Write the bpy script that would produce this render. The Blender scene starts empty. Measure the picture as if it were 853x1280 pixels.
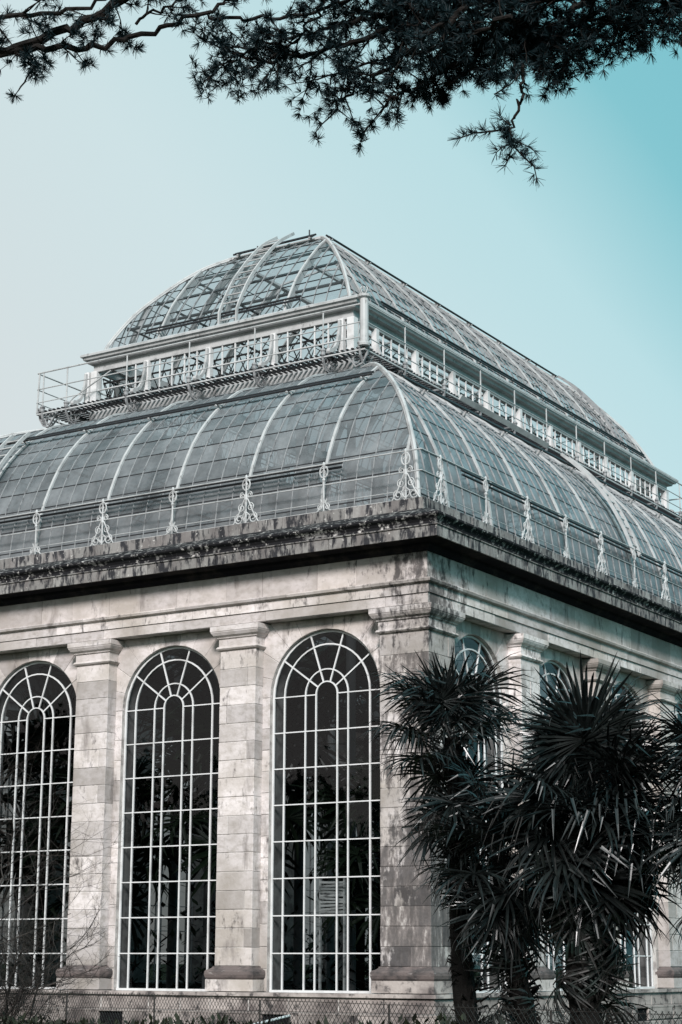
import bpy, math, random
from math import sin, cos, pi, radians as R
from mathutils import Vector as V, Matrix
random.seed(7)
sc = bpy.context.scene
col = sc.collection
# ------------------------------------------------------------ camera
YAW, PITCH, ROLL, FPX = 32.19, 13.931, 0.175, 2273.455
CAM = V((17.77, -31.551, 0.57))
cd = bpy.data.cameras.new('camera'); cam = bpy.data.objects.new('camera', cd); col.objects.link(cam)
cd.sensor_fit = 'HORIZONTAL'; cd.sensor_width = 36.0; cd.lens = FPX / 853 * 36.0
cd.clip_start = 0.1; cd.clip_end = 3000
cam.matrix_world = Matrix.Translation(CAM) @ Matrix.Rotation(R(YAW), 4, 'Z') @ Matrix.Rotation(R(90 + PITCH), 4, 'X') @ Matrix.Rotation(R(ROLL), 4, 'Z')
sc.camera = cam
CM = cam.matrix_world.to_3x3()
def at(px, py, d):
    """a point d metres from the camera, seen at pixel px, py of the 853 x 1280 photograph"""
    v = CM @ V(((px - 426.5) / FPX, (640 - py) / FPX, -1.0))
    return CAM + v.normalized() * d
# ------------------------------------------------------------ world, sun, exposure
SUN_EL, SUN_AZ = 31.0, 150.0        # azimuth clockwise from +Y, where the sun stands
w = bpy.data.worlds.new('World'); sc.world = w; w.use_nodes = True
nt = w.node_tree; nt.nodes.clear()
out = nt.nodes.new('ShaderNodeOutputWorld'); bg = nt.nodes.new('ShaderNodeBackground')
sky = nt.nodes.new('ShaderNodeTexSky'); sky.sky_type = 'NISHITA'; sky.sun_disc = False
sky.sun_elevation = R(SUN_EL); sky.sun_rotation = R(SUN_AZ)
tc = nt.nodes.new('ShaderNodeTexCoord')
dot = nt.nodes.new('ShaderNodeVectorMath'); dot.operation = 'DOT_PRODUCT'
T = (CM @ V((0.74, 0.67, 0.0))).normalized(); dot.inputs[1].default_value = T
nz = nt.nodes.new('ShaderNodeTexNoise'); nz.inputs['Scale'].default_value = 1.6; nz.inputs['Detail'].default_value = 3
ad = nt.nodes.new('ShaderNodeMath'); ad.operation = 'MULTIPLY_ADD'; ad.inputs[1].default_value = 0.10
rmp = nt.nodes.new('ShaderNodeMapRange'); rmp.inputs['From Min'].default_value = -1.05; rmp.inputs['From Max'].default_value = 1.15
cr = nt.nodes.new('ShaderNodeValToRGB')
def setramp(cr, stops):
    e = cr.color_ramp.elements
    while len(e) > 1: e.remove(e[-1])
    e[0].position = stops[0][0]; e[0].color = (*stops[0][1], 1)
    for p, c in stops[1:]:
        n = e.new(p); n.color = (*c, 1)
def rp(d): return (d + 1.05) / 2.2
setramp(cr, [(rp(-.95), (.72, .62, .59)), (rp(-.20), (.635, .61, .575)), (rp(-.06), (.60, .645, .64)), (rp(.10), (.56, .68, .69)), (rp(.23), (.44, .65, .675)), (rp(.31), (.20, .50, .55)), (rp(.42), (.16, .47, .53)), (rp(.8), (.24, .60, .66))])
mx = nt.nodes.new('ShaderNodeMixRGB'); mx.inputs[0].default_value = 0.90
sk = nt.nodes.new('ShaderNodeVectorMath'); sk.operation = 'SCALE'; sk.inputs['Scale'].default_value = 0.10
up = nt.nodes.new('ShaderNodeVectorMath'); up.operation = 'SCALE'; up.inputs['Scale'].default_value = 1.04
L = nt.links.new
L(tc.outputs['Generated'], dot.inputs[0]); L(tc.outputs['Generated'], nz.inputs['Vector'])
L(nz.outputs['Fac'], ad.inputs[0]); L(dot.outputs['Value'], ad.inputs[2]); L(ad.outputs[0], rmp.inputs['Value'])
L(rmp.outputs[0], cr.inputs[0]); L(sky.outputs[0], sk.inputs[0]); L(cr.outputs[0], up.inputs[0])
L(sk.outputs[0], mx.inputs[1]); L(up.outputs[0], mx.inputs[2])
L(mx.outputs[0], bg.inputs[0]); L(bg.outputs[0], out.inputs[0]); bg.inputs[1].default_value = 1.0
sd = bpy.data.lights.new('sun', 'SUN'); sun = bpy.data.objects.new('sun', sd); col.objects.link(sun)
sd.energy = 4.6; sd.angle = R(14); sd.color = (1.0, .95, .935)
sv = V((sin(R(SUN_AZ)) * cos(R(SUN_EL)), cos(R(SUN_AZ)) * cos(R(SUN_EL)), sin(R(SUN_EL))))
sun.rotation_euler = sv.to_track_quat('Z', 'Y').to_euler(); sun.location = sv * 60
sc.view_settings.view_transform = 'Standard'; sc.view_settings.look = 'None'
sc.view_settings.exposure = 0.20; sc.view_settings.gamma = 1.0; sc.view_settings.use_curve_mapping = False
sc.cycles.transparent_max_bounces = 40; sc.cycles.max_bounces = 6

# ------------------------------------------------------------ materials
M = {}
def mat(name, base, rough=.7, spec=.4, metal=0.0, noise=None, bump=0.0, bscale=20, rnd=0.0):
    """noise = (scale, second colour, lo, hi, stretch)"""
    m = bpy.data.materials.new(name); m.use_nodes = True; t = m.node_tree; b = t.nodes['Principled BSDF']
    b.inputs['Roughness'].default_value = rough; b.inputs['Specular IOR Level'].default_value = spec
    b.inputs['Metallic'].default_value = metal; b.inputs['Base Color'].default_value = (*base, 1)
    g = t.nodes.new('ShaderNodeNewGeometry'); last = None
    if noise:
        for k, (s, c2, lo, hi, st) in enumerate(noise):
            mp = t.nodes.new('ShaderNodeMapping'); mp.inputs['Scale'].default_value = st
            n = t.nodes.new('ShaderNodeTexNoise'); n.inputs['Scale'].default_value = s; n.inputs['Detail'].default_value = 6; n.inputs['Roughness'].default_value = .62
            r = t.nodes.new('ShaderNodeMapRange'); r.inputs['From Min'].default_value = lo; r.inputs['From Max'].default_value = hi
            x = t.nodes.new('ShaderNodeMixRGB'); x.inputs[2].default_value = (*c2, 1)
            t.links.new(g.outputs['Position'], mp.inputs[0]); t.links.new(mp.outputs[0], n.inputs['Vector'])
            t.links.new(n.outputs['Fac'], r.inputs['Value']); t.links.new(r.outputs[0], x.inputs[0])
            if last is None: x.inputs[1].default_value = (*base, 1)
            else: t.links.new(last, x.inputs[1])
            last = x.outputs[0]
    if rnd:
        oi = t.nodes.new('ShaderNodeObjectInfo'); hs = t.nodes.new('ShaderNodeHueSaturation')
        r = t.nodes.new('ShaderNodeMapRange'); r.inputs['To Min'].default_value = 1 - rnd; r.inputs['To Max'].default_value = 1 + rnd * .6
        t.links.new(oi.outputs['Random'], r.inputs['Value']); t.links.new(r.outputs[0], hs.inputs['Value'])
        if last is not None: t.links.new(last, hs.inputs['Color'])
        else: hs.inputs['Color'].default_value = (*base, 1)
        last = hs.outputs[0]
    if last is not None: t.links.new(last, b.inputs['Base Color'])
    if bump:
        n = t.nodes.new('ShaderNodeTexNoise'); n.inputs['Scale'].default_value = bscale; n.inputs['Detail'].default_value = 8
        bp = t.nodes.new('ShaderNodeBump'); bp.inputs['Strength'].default_value = bump; bp.inputs['Distance'].default_value = .02
        t.links.new(g.outputs['Position'], n.inputs['Vector']); t.links.new(n.outputs['Fac'], bp.inputs['Height']); t.links.new(bp.outputs[0], b.inputs['Normal'])
    M[name] = m; return m
def add_corner_stain(m, dark, reach=2.2, amount=1.0, scale=2.2):
    """soot and algae stains that spread from the building's corner and from the wet foot of the corner pier"""
    t = m.node_tree; b = t.nodes['Principled BSDF']; src = b.inputs['Base Color'].links[0].from_socket
    N = t.nodes.new; g = N('ShaderNodeNewGeometry'); sp = N('ShaderNodeSeparateXYZ'); t.links.new(g.outputs['Position'], sp.inputs[0])
    def mth(op, a, b2=None, c=None):
        n = N('ShaderNodeMath'); n.operation = op
        for i, v in enumerate((a, b2, c)):
            if v is None: continue
            if isinstance(v, (int, float)): n.inputs[i].default_value = v
            else: t.links.new(v, n.inputs[i])
        return n.outputs[0]
    d = mth('MAXIMUM', mth('MULTIPLY', sp.outputs['X'], -1.0), sp.outputs['Y'])
    near = N('ShaderNodeMapRange'); near.inputs['From Min'].default_value = reach; near.inputs['From Max'].default_value = .3; near.inputs['To Max'].default_value = .20
    t.links.new(d, near.inputs['Value'])
    low = N('ShaderNodeMapRange'); low.inputs['From Min'].default_value = 3.6; low.inputs['From Max'].default_value = .6; low.inputs['To Max'].default_value = .22
    t.links.new(sp.outputs['Z'], low.inputs['Value'])
    lowc = mth('MULTIPLY', low.outputs[0], mth('MULTIPLY', near.outputs[0], 5.0))
    mp = N('ShaderNodeMapping'); mp.inputs['Scale'].default_value = (1.6, 1.6, .55); t.links.new(g.outputs['Position'], mp.inputs[0])
    n1 = N('ShaderNodeTexNoise'); n1.inputs['Scale'].default_value = scale; n1.inputs['Detail'].default_value = 10; n1.inputs['Roughness'].default_value = .74; n1.inputs['Distortion'].default_value = .15
    t.links.new(mp.outputs[0], n1.inputs['Vector'])
    oi = N('ShaderNodeObjectInfo'); rnd_ = mth('MULTIPLY', mth('SUBTRACT', oi.outputs['Random'], .5), .16)
    n3 = N('ShaderNodeTexNoise'); n3.inputs['Scale'].default_value = 9; n3.inputs['Detail'].default_value = 5; t.links.new(g.outputs['Position'], n3.inputs['Vector'])
    s = mth('ADD', mth('ADD', n1.outputs['Fac'], mth('MULTIPLY', mth('SUBTRACT', n3.outputs['Fac'], .5), .25)), mth('ADD', rnd_, mth('ADD', near.outputs[0], lowc)))
    r = N('ShaderNodeMapRange'); r.inputs['From Min'].default_value = .60; r.inputs['From Max'].default_value = .72; r.inputs['To Max'].default_value = amount * .86
    t.links.new(s, r.inputs['Value'])
    x = N('ShaderNodeMixRGB'); t.links.new(r.outputs[0], x.inputs[0]); t.links.new(src, x.inputs[1])
    n4 = N('ShaderNodeTexNoise'); n4.inputs['Scale'].default_value = 3.4; n4.inputs['Detail'].default_value = 7; n4.inputs['Roughness'].default_value = .7; t.links.new(mp.outputs[0], n4.inputs['Vector'])
    r4 = N('ShaderNodeValToRGB'); setramp(r4, [(.42, (.018, .017, .019)), (.55, (.055, .048, .047)), (.64, (.14, .12, .115)), (.72, (.42, .39, .37))])
    a4 = mth('ADD', n4.outputs['Fac'], mth('MULTIPLY', rnd_, 1.3)); t.links.new(a4, r4.inputs[0]); t.links.new(r4.outputs[0], x.inputs[2])
    t.links.new(x.outputs[0], b.inputs['Base Color'])
U3 = (1, 1, 1)
mat('stone', (.59, .54, .53), .85, .2, noise=[(.55, (.36, .32, .29), .42, .62, U3), (5.0, (.40, .36, .335), .46, .68, (1, 1, 1.8)), (1.3, (.20, .175, .165), .57, .72, (1.5, 1.5, .5))], bump=.35, bscale=14, rnd=.30)
add_corner_stain(M['stone'], (.055, .052, .055))
mat('mortar', (.44, .42, .40), .9, .1, noise=[(3, (.25, .23, .22), .45, .6, U3)])
add_corner_stain(M['mortar'], (.05, .05, .05))
mat('weathered_stone', (.25, .24, .23), .85, .2, noise=[(1.3, (.17, .155, .15), .42, .60, (2.2, 2.2, .7)), (5, (.03, .03, .034), .47, .58, (1.6, 1.6, .5)), (11, (.55, .53, .50), .62, .72, U3)], bump=.5, bscale=16, rnd=.22)
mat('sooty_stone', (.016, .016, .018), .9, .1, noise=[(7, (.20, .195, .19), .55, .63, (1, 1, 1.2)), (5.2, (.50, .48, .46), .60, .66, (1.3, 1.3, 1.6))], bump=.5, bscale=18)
mat('crust_and_shade', (.013, .013, .016), .95, .05, noise=[(2.2, (.04, .036, .034), .5, .7, U3)])  # soot crust plus the shade under the cornice, both put into the colour
mat('stained_base', (.34, .30, .28), .85, .2, noise=[(1.1, (.13, .11, .105), .42, .60, U3), (5, (.05, .045, .045), .53, .66, U3)], bump=.5, bscale=14, rnd=.25)
mat('dark_torus', (.13, .105, .10), .8, .25, noise=[(2.5, (.05, .045, .045), .45, .62, (1, 1, 2)), (5, (.30, .27, .26), .62, .74, (1, 1, 3))], bump=.3)
mat('white_paint', (.60, .60, .60), .5, .35, noise=[(2.2, (.42, .415, .41), .50, .70, U3), (14, (.30, .29, .28), .66, .78, (1, 1, .6))])
mat('weathered_white', (.40, .405, .405), .55, .35, noise=[(2.0, (.28, .285, .285), .48, .66, U3), (9, (.12, .12, .12), .60, .72, (1, 1, .6))])
mat('iron_paint', (.44, .445, .445), .55, .3, noise=[(6, (.24, .24, .24), .48, .66, U3)])
mat('bar_paint', (.24, .245, .25), .55, .35, noise=[(5, (.10, .10, .105), .50, .66, U3)])
mat('lead', (.25, .255, .26), .55, .4, noise=[(4, (.10, .10, .105), .45, .65, U3)])
mat('dark_metal', (.016, .017, .02), .5, .4, noise=[(6, (.05, .045, .04), .6, .75, U3)])
mat('grate_metal', (.20, .205, .21), .6, .4, noise=[(6, (.07, .07, .07), .5, .7, U3)])
mat('interior_paint', (.20, .20, .20), .6, .3)
mat('interior_floor', (.06, .05, .045), .9, .1)
mat('interior_wall', (.16, .145, .13), .9, .1, noise=[(1, (.08, .07, .065), .4, .6, U3)])
mat('grass', (.035, .05, .022), .9, .1, noise=[(1.5, (.02, .03, .014), .4, .6, U3)])
mat('hedge_leaf', (.018, .022, .012), .7, .2, noise=[(3, (.01, .012, .008), .4, .6, U3)])
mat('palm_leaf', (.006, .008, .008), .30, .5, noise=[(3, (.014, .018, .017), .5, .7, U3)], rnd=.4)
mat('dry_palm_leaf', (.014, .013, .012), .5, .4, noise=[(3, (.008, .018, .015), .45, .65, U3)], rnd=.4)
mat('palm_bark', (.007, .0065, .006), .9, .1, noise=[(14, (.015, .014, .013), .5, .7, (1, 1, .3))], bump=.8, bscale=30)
mat('indoor_leaf', (.018, .03, .016), .5, .3)
mat('needle', (.006, .017, .021), .6, .2)
mat('cedar_bark', (.016, .014, .013), .9, .1, bump=.6, bscale=40)
mat('twig', (.05, .042, .038), .7, .2, noise=[(8, (.02, .017, .016), .45, .6, U3)])
mat('wire', (.03, .028, .026), .6, .3, noise=[(8, (.015, .013, .012), .4, .6, U3)])
mat('far_leaf', (.02, .028, .015), .9, .05)
mat('pale_slats', (.80, .79, .76), .6, .3, noise=[(6, (.30, .29, .28), .5, .65, (1, 1, 3))])
mat('dark_void', (.008, .008, .009), .9, .05)
def glass(name, tint, gcol, ior, diff=None, dfac=0.0, mott=0.0, rough=.03, bump=.25, dcol2=None):
    m = bpy.data.materials.new(name); m.use_nodes = True; t = m.node_tree; t.nodes.clear(); N = t.nodes.new; l = t.links.new
    o = N('ShaderNodeOutputMaterial'); tr = N('ShaderNodeBsdfTransparent'); gl = N('ShaderNodeBsdfGlossy')
    tr.inputs[0].default_value = (*tint, 1); gl.inputs[0].default_value = (*gcol, 1); gl.inputs['Roughness'].default_value = rough
    lw = N('ShaderNodeLayerWeight'); lw.inputs['Blend'].default_value = .5; f0 = ((ior - 1) / (ior + 1)) ** 2 * 2
    pw = N('ShaderNodeMath'); pw.operation = 'POWER'; pw.inputs[1].default_value = 4.2; l(lw.outputs['Facing'], pw.inputs[0])
    fr = N('ShaderNodeMath'); fr.operation = 'MULTIPLY_ADD'; fr.inputs[1].default_value = .75 if ior > 1.21 else .45; fr.inputs[2].default_value = f0; l(pw.outputs[0], fr.inputs[0])
    g = N('ShaderNodeNewGeometry'); n = N('ShaderNodeTexNoise'); n.inputs['Scale'].default_value = 1.7; n.inputs['Detail'].default_value = 2
    bp = N('ShaderNodeBump'); bp.inputs['Strength'].default_value = bump; bp.inputs['Distance'].default_value = .03
    l(g.outputs['Position'], n.inputs['Vector']); l(n.outputs['Fac'], bp.inputs['Height']); l(bp.outputs[0], gl.inputs['Normal'])
    last = tr.outputs[0]
    if dfac:
        df = N('ShaderNodeBsdfDiffuse'); df.inputs[0].default_value = (*diff, 1)
        tl = N('ShaderNodeBsdfTranslucent'); tl.inputs[0].default_value = (*diff, 1)
        md = N('ShaderNodeMixShader'); md.inputs[0].default_value = .25; l(df.outputs[0], md.inputs[1]); l(tl.outputs[0], md.inputs[2])
        n2 = N('ShaderNodeTexNoise'); n2.inputs['Scale'].default_value = 1.1; n2.inputs['Detail'].default_value = 7; n2.inputs['Roughness'].default_value = .65
        oi = N('ShaderNodeObjectInfo'); ma = N('ShaderNodeMath'); ma.operation = 'MULTIPLY_ADD'; ma.inputs[1].default_value = .15
        l(g.outputs['Position'], n2.inputs['Vector']); l(oi.outputs['Random'], ma.inputs[0]); l(n2.outputs['Fac'], ma.inputs[2])
        r = N('ShaderNodeMapRange'); r.inputs['From Min'].default_value = .38; r.inputs['From Max'].default_value = .78
        r.inputs['To Min'].default_value = dfac - mott; r.inputs['To Max'].default_value = min(1, dfac + mott)
        l(ma.outputs[0], r.inputs['Value'])
        if dcol2:
            xc = N('ShaderNodeMixRGB'); xc.inputs[1].default_value = (*dcol2, 1); xc.inputs[2].default_value = (*diff, 1)
            l(ma.outputs[0], xc.inputs[0]); l(xc.outputs[0], df.inputs[0])
        mm = N('ShaderNodeMixShader'); l(r.outputs[0], mm.inputs[0]); l(last, mm.inputs[1]); l(md.outputs[0], mm.inputs[2]); last = mm.outputs[0]
    mf = N('ShaderNodeMixShader'); l(fr.outputs[0], mf.inputs[0]); l(last, mf.inputs[1]); l(gl.outputs[0], mf.inputs[2]); l(mf.outputs[0], o.inputs[0])
    M[name] = m
glass('window_glass', (.42, .44, .45), (.78, .79, .82), 1.30)
glass('roof_glass', (.50, .54, .56), (.66, .72, .75), 1.42, (.30, .312, .322), .66, .28, .25, .3, (.09, .097, .103))
glass('dome_glass', (.94, .96, .97), (.70, .69, .68), 1.2, (.15, .165, .17), .16, .10, .04, .25)
glass('clear_glass', (.95, .96, .96), (.8, .8, .78), 1.2)

# ------------------------------------------------------------ builders
class MB:
    def __init__(s): s.v = []; s.f = []
    def add(s, vs, fs):
        o = len(s.v); s.v.extend([tuple(p) for p in vs]); s.f.extend([tuple(i + o for i in q) for q in fs]); return s
    def quad(s, a, b, c, d): return s.add([a, b, c, d], [(0, 1, 2, 3)])
    def hexa(s, p): return s.add(p, [(0, 3, 2, 1), (4, 5, 6, 7), (0, 1, 5, 4), (1, 2, 6, 5), (2, 3, 7, 6), (3, 0, 4, 7)])
    def box(s, x0, x1, y0, y1, z0, z1):
        return s.hexa([(x0, y0, z0), (x1, y0, z0), (x1, y1, z0), (x0, y1, z0), (x0, y0, z1), (x1, y0, z1), (x1, y1, z1), (x0, y1, z1)])
    def tube(s, pts, r, n=6, cap=True):
        pts = [V(p) for p in pts]; k = len(pts); rr = r if isinstance(r, (list, tuple)) else [r] * k
        a = None; vs = []
        for i, p in enumerate(pts):
            d = (pts[min(i + 1, k - 1)] - pts[max(i - 1, 0)])
            if d.length < 1e-9: d = V((0, 0, 1))
            d.normalize()
            if a is None: a = d.orthogonal().normalized()
            a = (a - d * a.dot(d)); a = a.normalized() if a.length > 1e-6 else d.orthogonal().normalized()
            b = d.cross(a)
            for j in range(n):
                t = 2 * pi * j / n; vs.append(p + (a * cos(t) + b * sin(t)) * rr[i])
        fs = [(i * n + j, i * n + (j + 1) % n, (i + 1) * n + (j + 1) % n, (i + 1) * n + j) for i in range(k - 1) for j in range(n)]
        if cap: fs += [tuple(range(n - 1, -1, -1)), tuple((k - 1) * n + j for j in range(n))]
        return s.add(vs, fs)
    def strip(s, pts, side, up, w, h):
        """rectangular bar: side and up are the cross section's directions (lists or one vector)"""
        k = len(pts); vs = []
        for i, p in enumerate(pts):
            p = V(p); S = (side[i] if isinstance(side, list) else side) * (w / 2); Uu = (up[i] if isinstance(up, list) else up) * h
            vs += [p - S, p + S, p + S + Uu, p - S + Uu]
        fs = [(i * 4 + j, i * 4 + (j + 1) % 4, i * 4 + 4 + (j + 1) % 4, i * 4 + 4 + j) for i in range(k - 1) for j in range(4)]
        fs += [(3, 2, 1, 0), tuple((k - 1) * 4 + j for j in range(4))]
        return s.add(vs, fs)
    def mesh(s, name, m, smooth=False):
        me = bpy.data.meshes.new(name); me.from_pydata(s.v, [], s.f); me.materials.append(M[m])
        if smooth: me.polygons.foreach_set('use_smooth', [True] * len(me.polygons))
        return me
    def build(s, name, m, parent=None, smooth=False, loc=None):
        if parent is not None:
            off = origin(parent)
            s.v = [(a - off[0], b - off[1], c - off[2]) for a, b, c in s.v]
        elif loc is not None:
            s.v = [(a - loc[0], b - loc[1], c - loc[2]) for a, b, c in s.v]
        o = bpy.data.objects.new(name, s.mesh(name, m, smooth)); col.objects.link(o)
        if parent is not None: o.parent = parent
        elif loc is not None: o.location = loc
        return o
def origin(o):
    p = V((0, 0, 0))
    while o is not None: p = p + V(o.location); o = o.parent
    return p
def link(name, me, parent, loc, rot=(0, 0, 0)):
    """an object on shared mesh data at world position loc under parent"""
    o = bpy.data.objects.new(name, me); col.objects.link(o); o.parent = parent
    o.location = V(loc) - origin(parent); o.rotation_euler = rot; return o
def tag(o, label=None, cat=None, group=None, kind=None):
    for k, v in (('label', label), ('category', cat), ('group', group), ('kind', kind)):
        if v: o[k] = v
    return o
def empty(name, loc, label, cat, group=None):
    o = bpy.data.objects.new(name, None); col.objects.link(o); o.location = loc; o.empty_display_size = .3
    return tag(o, label, cat, group)

# ------------------------------------------------------------ ground
GZ = -1.15
g = MB(); g.quad((-1500, -1500, GZ), (1500, -1500, GZ), (1500, 1500, GZ), (-1500, 1500, GZ))
tag(g.build('ground', 'grass'), kind='structure')

# ------------------------------------------------------------ the glasshouse
W, LEN = 18.0, 29.7
BAY = 4.02; C0 = 2.69; BAYR = 3.96; C0R = 2.62
HW = 1.36; HS = 6.05        # window half width, springing height
WALL, SHAFT, FRAME = .30, 0.0, .43   # inset of wall face, pilaster face, window frames
house = empty('palm_house', (0, 0, GZ), 'large stone glasshouse with tall arched windows and a two tier curved glass roof', 'glasshouse')
def tl(t):
    """inset on the far left end, a little different from the rest"""
    P = [(-2, -2), (0, 0), (3.9, 3.78), (4.42, 4.75), (5.06, 5.22), (7.45, 7.55), (9, 9)]
    for (a, b), (c, d) in zip(P, P[1:]):
        if t <= c: return b + (d - b) * (t - a) / (c - a)
    return t
def SP(side, u, t, z):
    if side == 0: return V((-u, t, z))
    if side == 1: return V((-t, u, z))
    if side == 2: return V((-u, LEN - t, z))
    return V((-W + tl(t), u, z))
def SD(side):  # along, outward
    return [(V((-1, 0, 0)), V((0, -1, 0))), (V((0, 1, 0)), V((1, 0, 0))), (V((-1, 0, 0)), V((0, 1, 0))), (V((0, 1, 0)), V((-1, 0, 0)))][side]
def SL(side): return W if side in (0, 2) else LEN
def lim(side, t): return (t, W - tl(t)) if side in (0, 2) else (t, LEN - t)
def ubox(mb, side, u0, u1, t0, t1, z0, z1):
    return mb.hexa([SP(side, u0, t0, z0), SP(side, u1, t0, z0), SP(side, u1, t1, z0), SP(side, u0, t1, z0), SP(side, u0, t0, z1), SP(side, u1, t0, z1), SP(side, u1, t1, z1), SP(side, u0, t1, z1)])
def ring(mb, prof, close=False):
    """moulding swept round the whole building, prof = (outset, z)"""
    pr = prof + ([prof[0]] if close else [])
    for (o0, z0), (o1, z1) in zip(pr, pr[1:]):
        def c(o, z): return [V((o, -o, z)), V((o, LEN + o, z)), V((-W + tl(-o), LEN + o, z)), V((-W + tl(-o), -o, z))]
        A, B = c(o0, z0), c(o1, z1)
        for i in range(4): mb.quad(A[i], A[(i + 1) % 4], B[(i + 1) % 4], B[i])
    return mb
def ledge(mb, prof, close=True):
    """same with the inset on the left end taken from tl (positive = inset)"""
    pr = prof + ([prof[0]] if close else [])
    for (t0, z0), (t1, z1) in zip(pr, pr[1:]):
        def c(t, z): return [V((-t, t, z)), V((-t, LEN - t, z)), V((-W + tl(t), LEN - t, z)), V((-W + tl(t), t, z))]
        A, B = c(t0, z0), c(t1, z1)
        for i in range(4): mb.quad(A[i], A[(i + 1) % 4], B[(i + 1) % 4], B[i])
    return mb

# ---- walls: a core per side with arched openings
def centres(side):
    return [C0 + BAY * k for k in range(4)] if side in (0, 2) else [C0R + BAYR * k for k in range(7)]
def wall_core(side):
    mb = MB(); cs = centres(side); hw = HW + .004; zt = 7.68; ti, to = .85, WALL + .012
    edges = []; u = .55
    for c in cs: edges.append((u, c - hw)); u = c + hw
    edges.append((u, SL(side) - .55))
    for a, b in edges: ubox(mb, side, a, b, to, ti, -.02, zt)
    for c in cs:
        n = 24; pts = [(c - hw * cos(pi * i / n), HS + hw * sin(pi * i / n)) for i in range(n + 1)]
        ubox(mb, side, c - hw, c + hw, to, ti, -.06, -.02)
        for (u0, z0), (u1, z1) in zip(pts, pts[1:]):
            mb.hexa([SP(side, u0, to, z0), SP(side, u1, to, z1), SP(side, u1, ti, z1), SP(side, u0, ti, z0), SP(side, u0, to, zt), SP(side, u1, to, zt), SP(side, u1, ti, zt), SP(side, u0, ti, zt)])
    return mb
walls = [wall_core(s).build('wall', 'mortar', house) for s in range(4)]

rs = random.Random(3)
def stone(side, u0, u1, t0, t1, z0, z1, name, m='stone', parent=None, g=.006, ch=.008):
    """a dressed block with a slight arris on its front edges"""
    u0 += g; u1 -= g; z0 += g; z1 -= g; t0 += rs.uniform(-.004, .004)
    p = SP
    mb = MB().add([p(side, u0 + ch, t0, z0 + ch), p(side, u1 - ch, t0, z0 + ch), p(side, u1 - ch, t0, z1 - ch), p(side, u0 + ch, t0, z1 - ch),
                   p(side, u0, t0 + ch, z0), p(side, u1, t0 + ch, z0), p(side, u1, t0 + ch, z1), p(side, u0, t0 + ch, z1),
                   p(side, u0, t1, z0), p(side, u1, t1, z0), p(side, u1, t1, z1), p(side, u0, t1, z1)],
                  [(0, 1, 2, 3), (0, 4, 5, 1), (1, 5, 6, 2), (2, 6, 7, 3), (3, 7, 4, 0), (4, 8, 9, 5), (5, 9, 10, 6), (6, 10, 11, 7), (7, 11, 8, 4)])
    return mb.build(name, m, parent or walls[side])
def prism(side, poly, t0, t1, name, m='stone', parent=None):
    """block with a polygon outline (u, z) on the wall"""
    cx = sum(p[0] for p in poly) / len(poly); cz = sum(p[1] for p in poly) / len(poly); t0 += rs.uniform(-.004, .004)
    def sh(p, d):
        l = math.hypot(p[0] - cx, p[1] - cz); k = max(0, 1 - d / max(l, .01)); return (cx + (p[0] - cx) * k, cz + (p[1] - cz) * k)
    A = [sh(p, .016) for p in poly]; B = [sh(p, .006) for p in poly]; n = len(poly)
    vs = [SP(side, u, t0, z) for u, z in A] + [SP(side, u, t0 + .008, z) for u, z in B] + [SP(side, u, t1, z) for u, z in B]
    fs = [tuple(range(n))] + [(i, (i + 1) % n, n + (i + 1) % n, n + i) for i in range(n)] + [(n + i, n + (i + 1) % n, 2 * n + (i + 1) % n, 2 * n + i) for i in range(n)]
    return MB().add(vs, fs).build(name, m, parent or walls[side])

# pilasters
CH = .385
def pil_block(mb, side, u0, u1, oo, z0, z1, corner=False):
    """moulding course returned round the three faces of a pilaster; corner ones mitre round the corner"""
    if not corner: ubox(mb, side, u0 - oo, u1 + oo, -oo, WALL + .05, z0, z1)
def moulded(side, uc, hw, prof, mb, ends=(1, 1)):
    """prof (outset, z) swept round front and both returns of a pilaster centred at uc"""
    for (o0, z0), (o1, z1) in zip(prof, prof[1:]):
        a = [SP(side, uc - hw - o0, WALL + .05, z0), SP(side, uc - hw - o0, -o0, z0), SP(side, uc + hw + o0, -o0, z0), SP(side, uc + hw + o0, WALL + .05, z0)]
        b = [SP(side, uc - hw - o1, WALL + .05, z1), SP(side, uc - hw - o1, -o1, z1), SP(side, uc + hw + o1, -o1, z1), SP(side, uc + hw + o1, WALL + .05, z1)]
        for i in range(3): mb.quad(a[i], a[i + 1], b[i + 1], b[i])
CAPP = [(0, 7.10), (.045, 7.12), (.07, 7.15), (.045, 7.19), (.02, 7.20), (.02, 7.36), (.05, 7.37), (.06, 7.395), (.11, 7.43), (.15, 7.49), (.155, 7.51), (.165, 7.52), (.165, 7.625), (0, 7.63)]
BASEP = [(.02, .50), (.03, .47), (.07, .44), (.12, .425), (.145, .39), (.15, .33), (.135, .27), (.11, .235), (.0, .23)]
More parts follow.
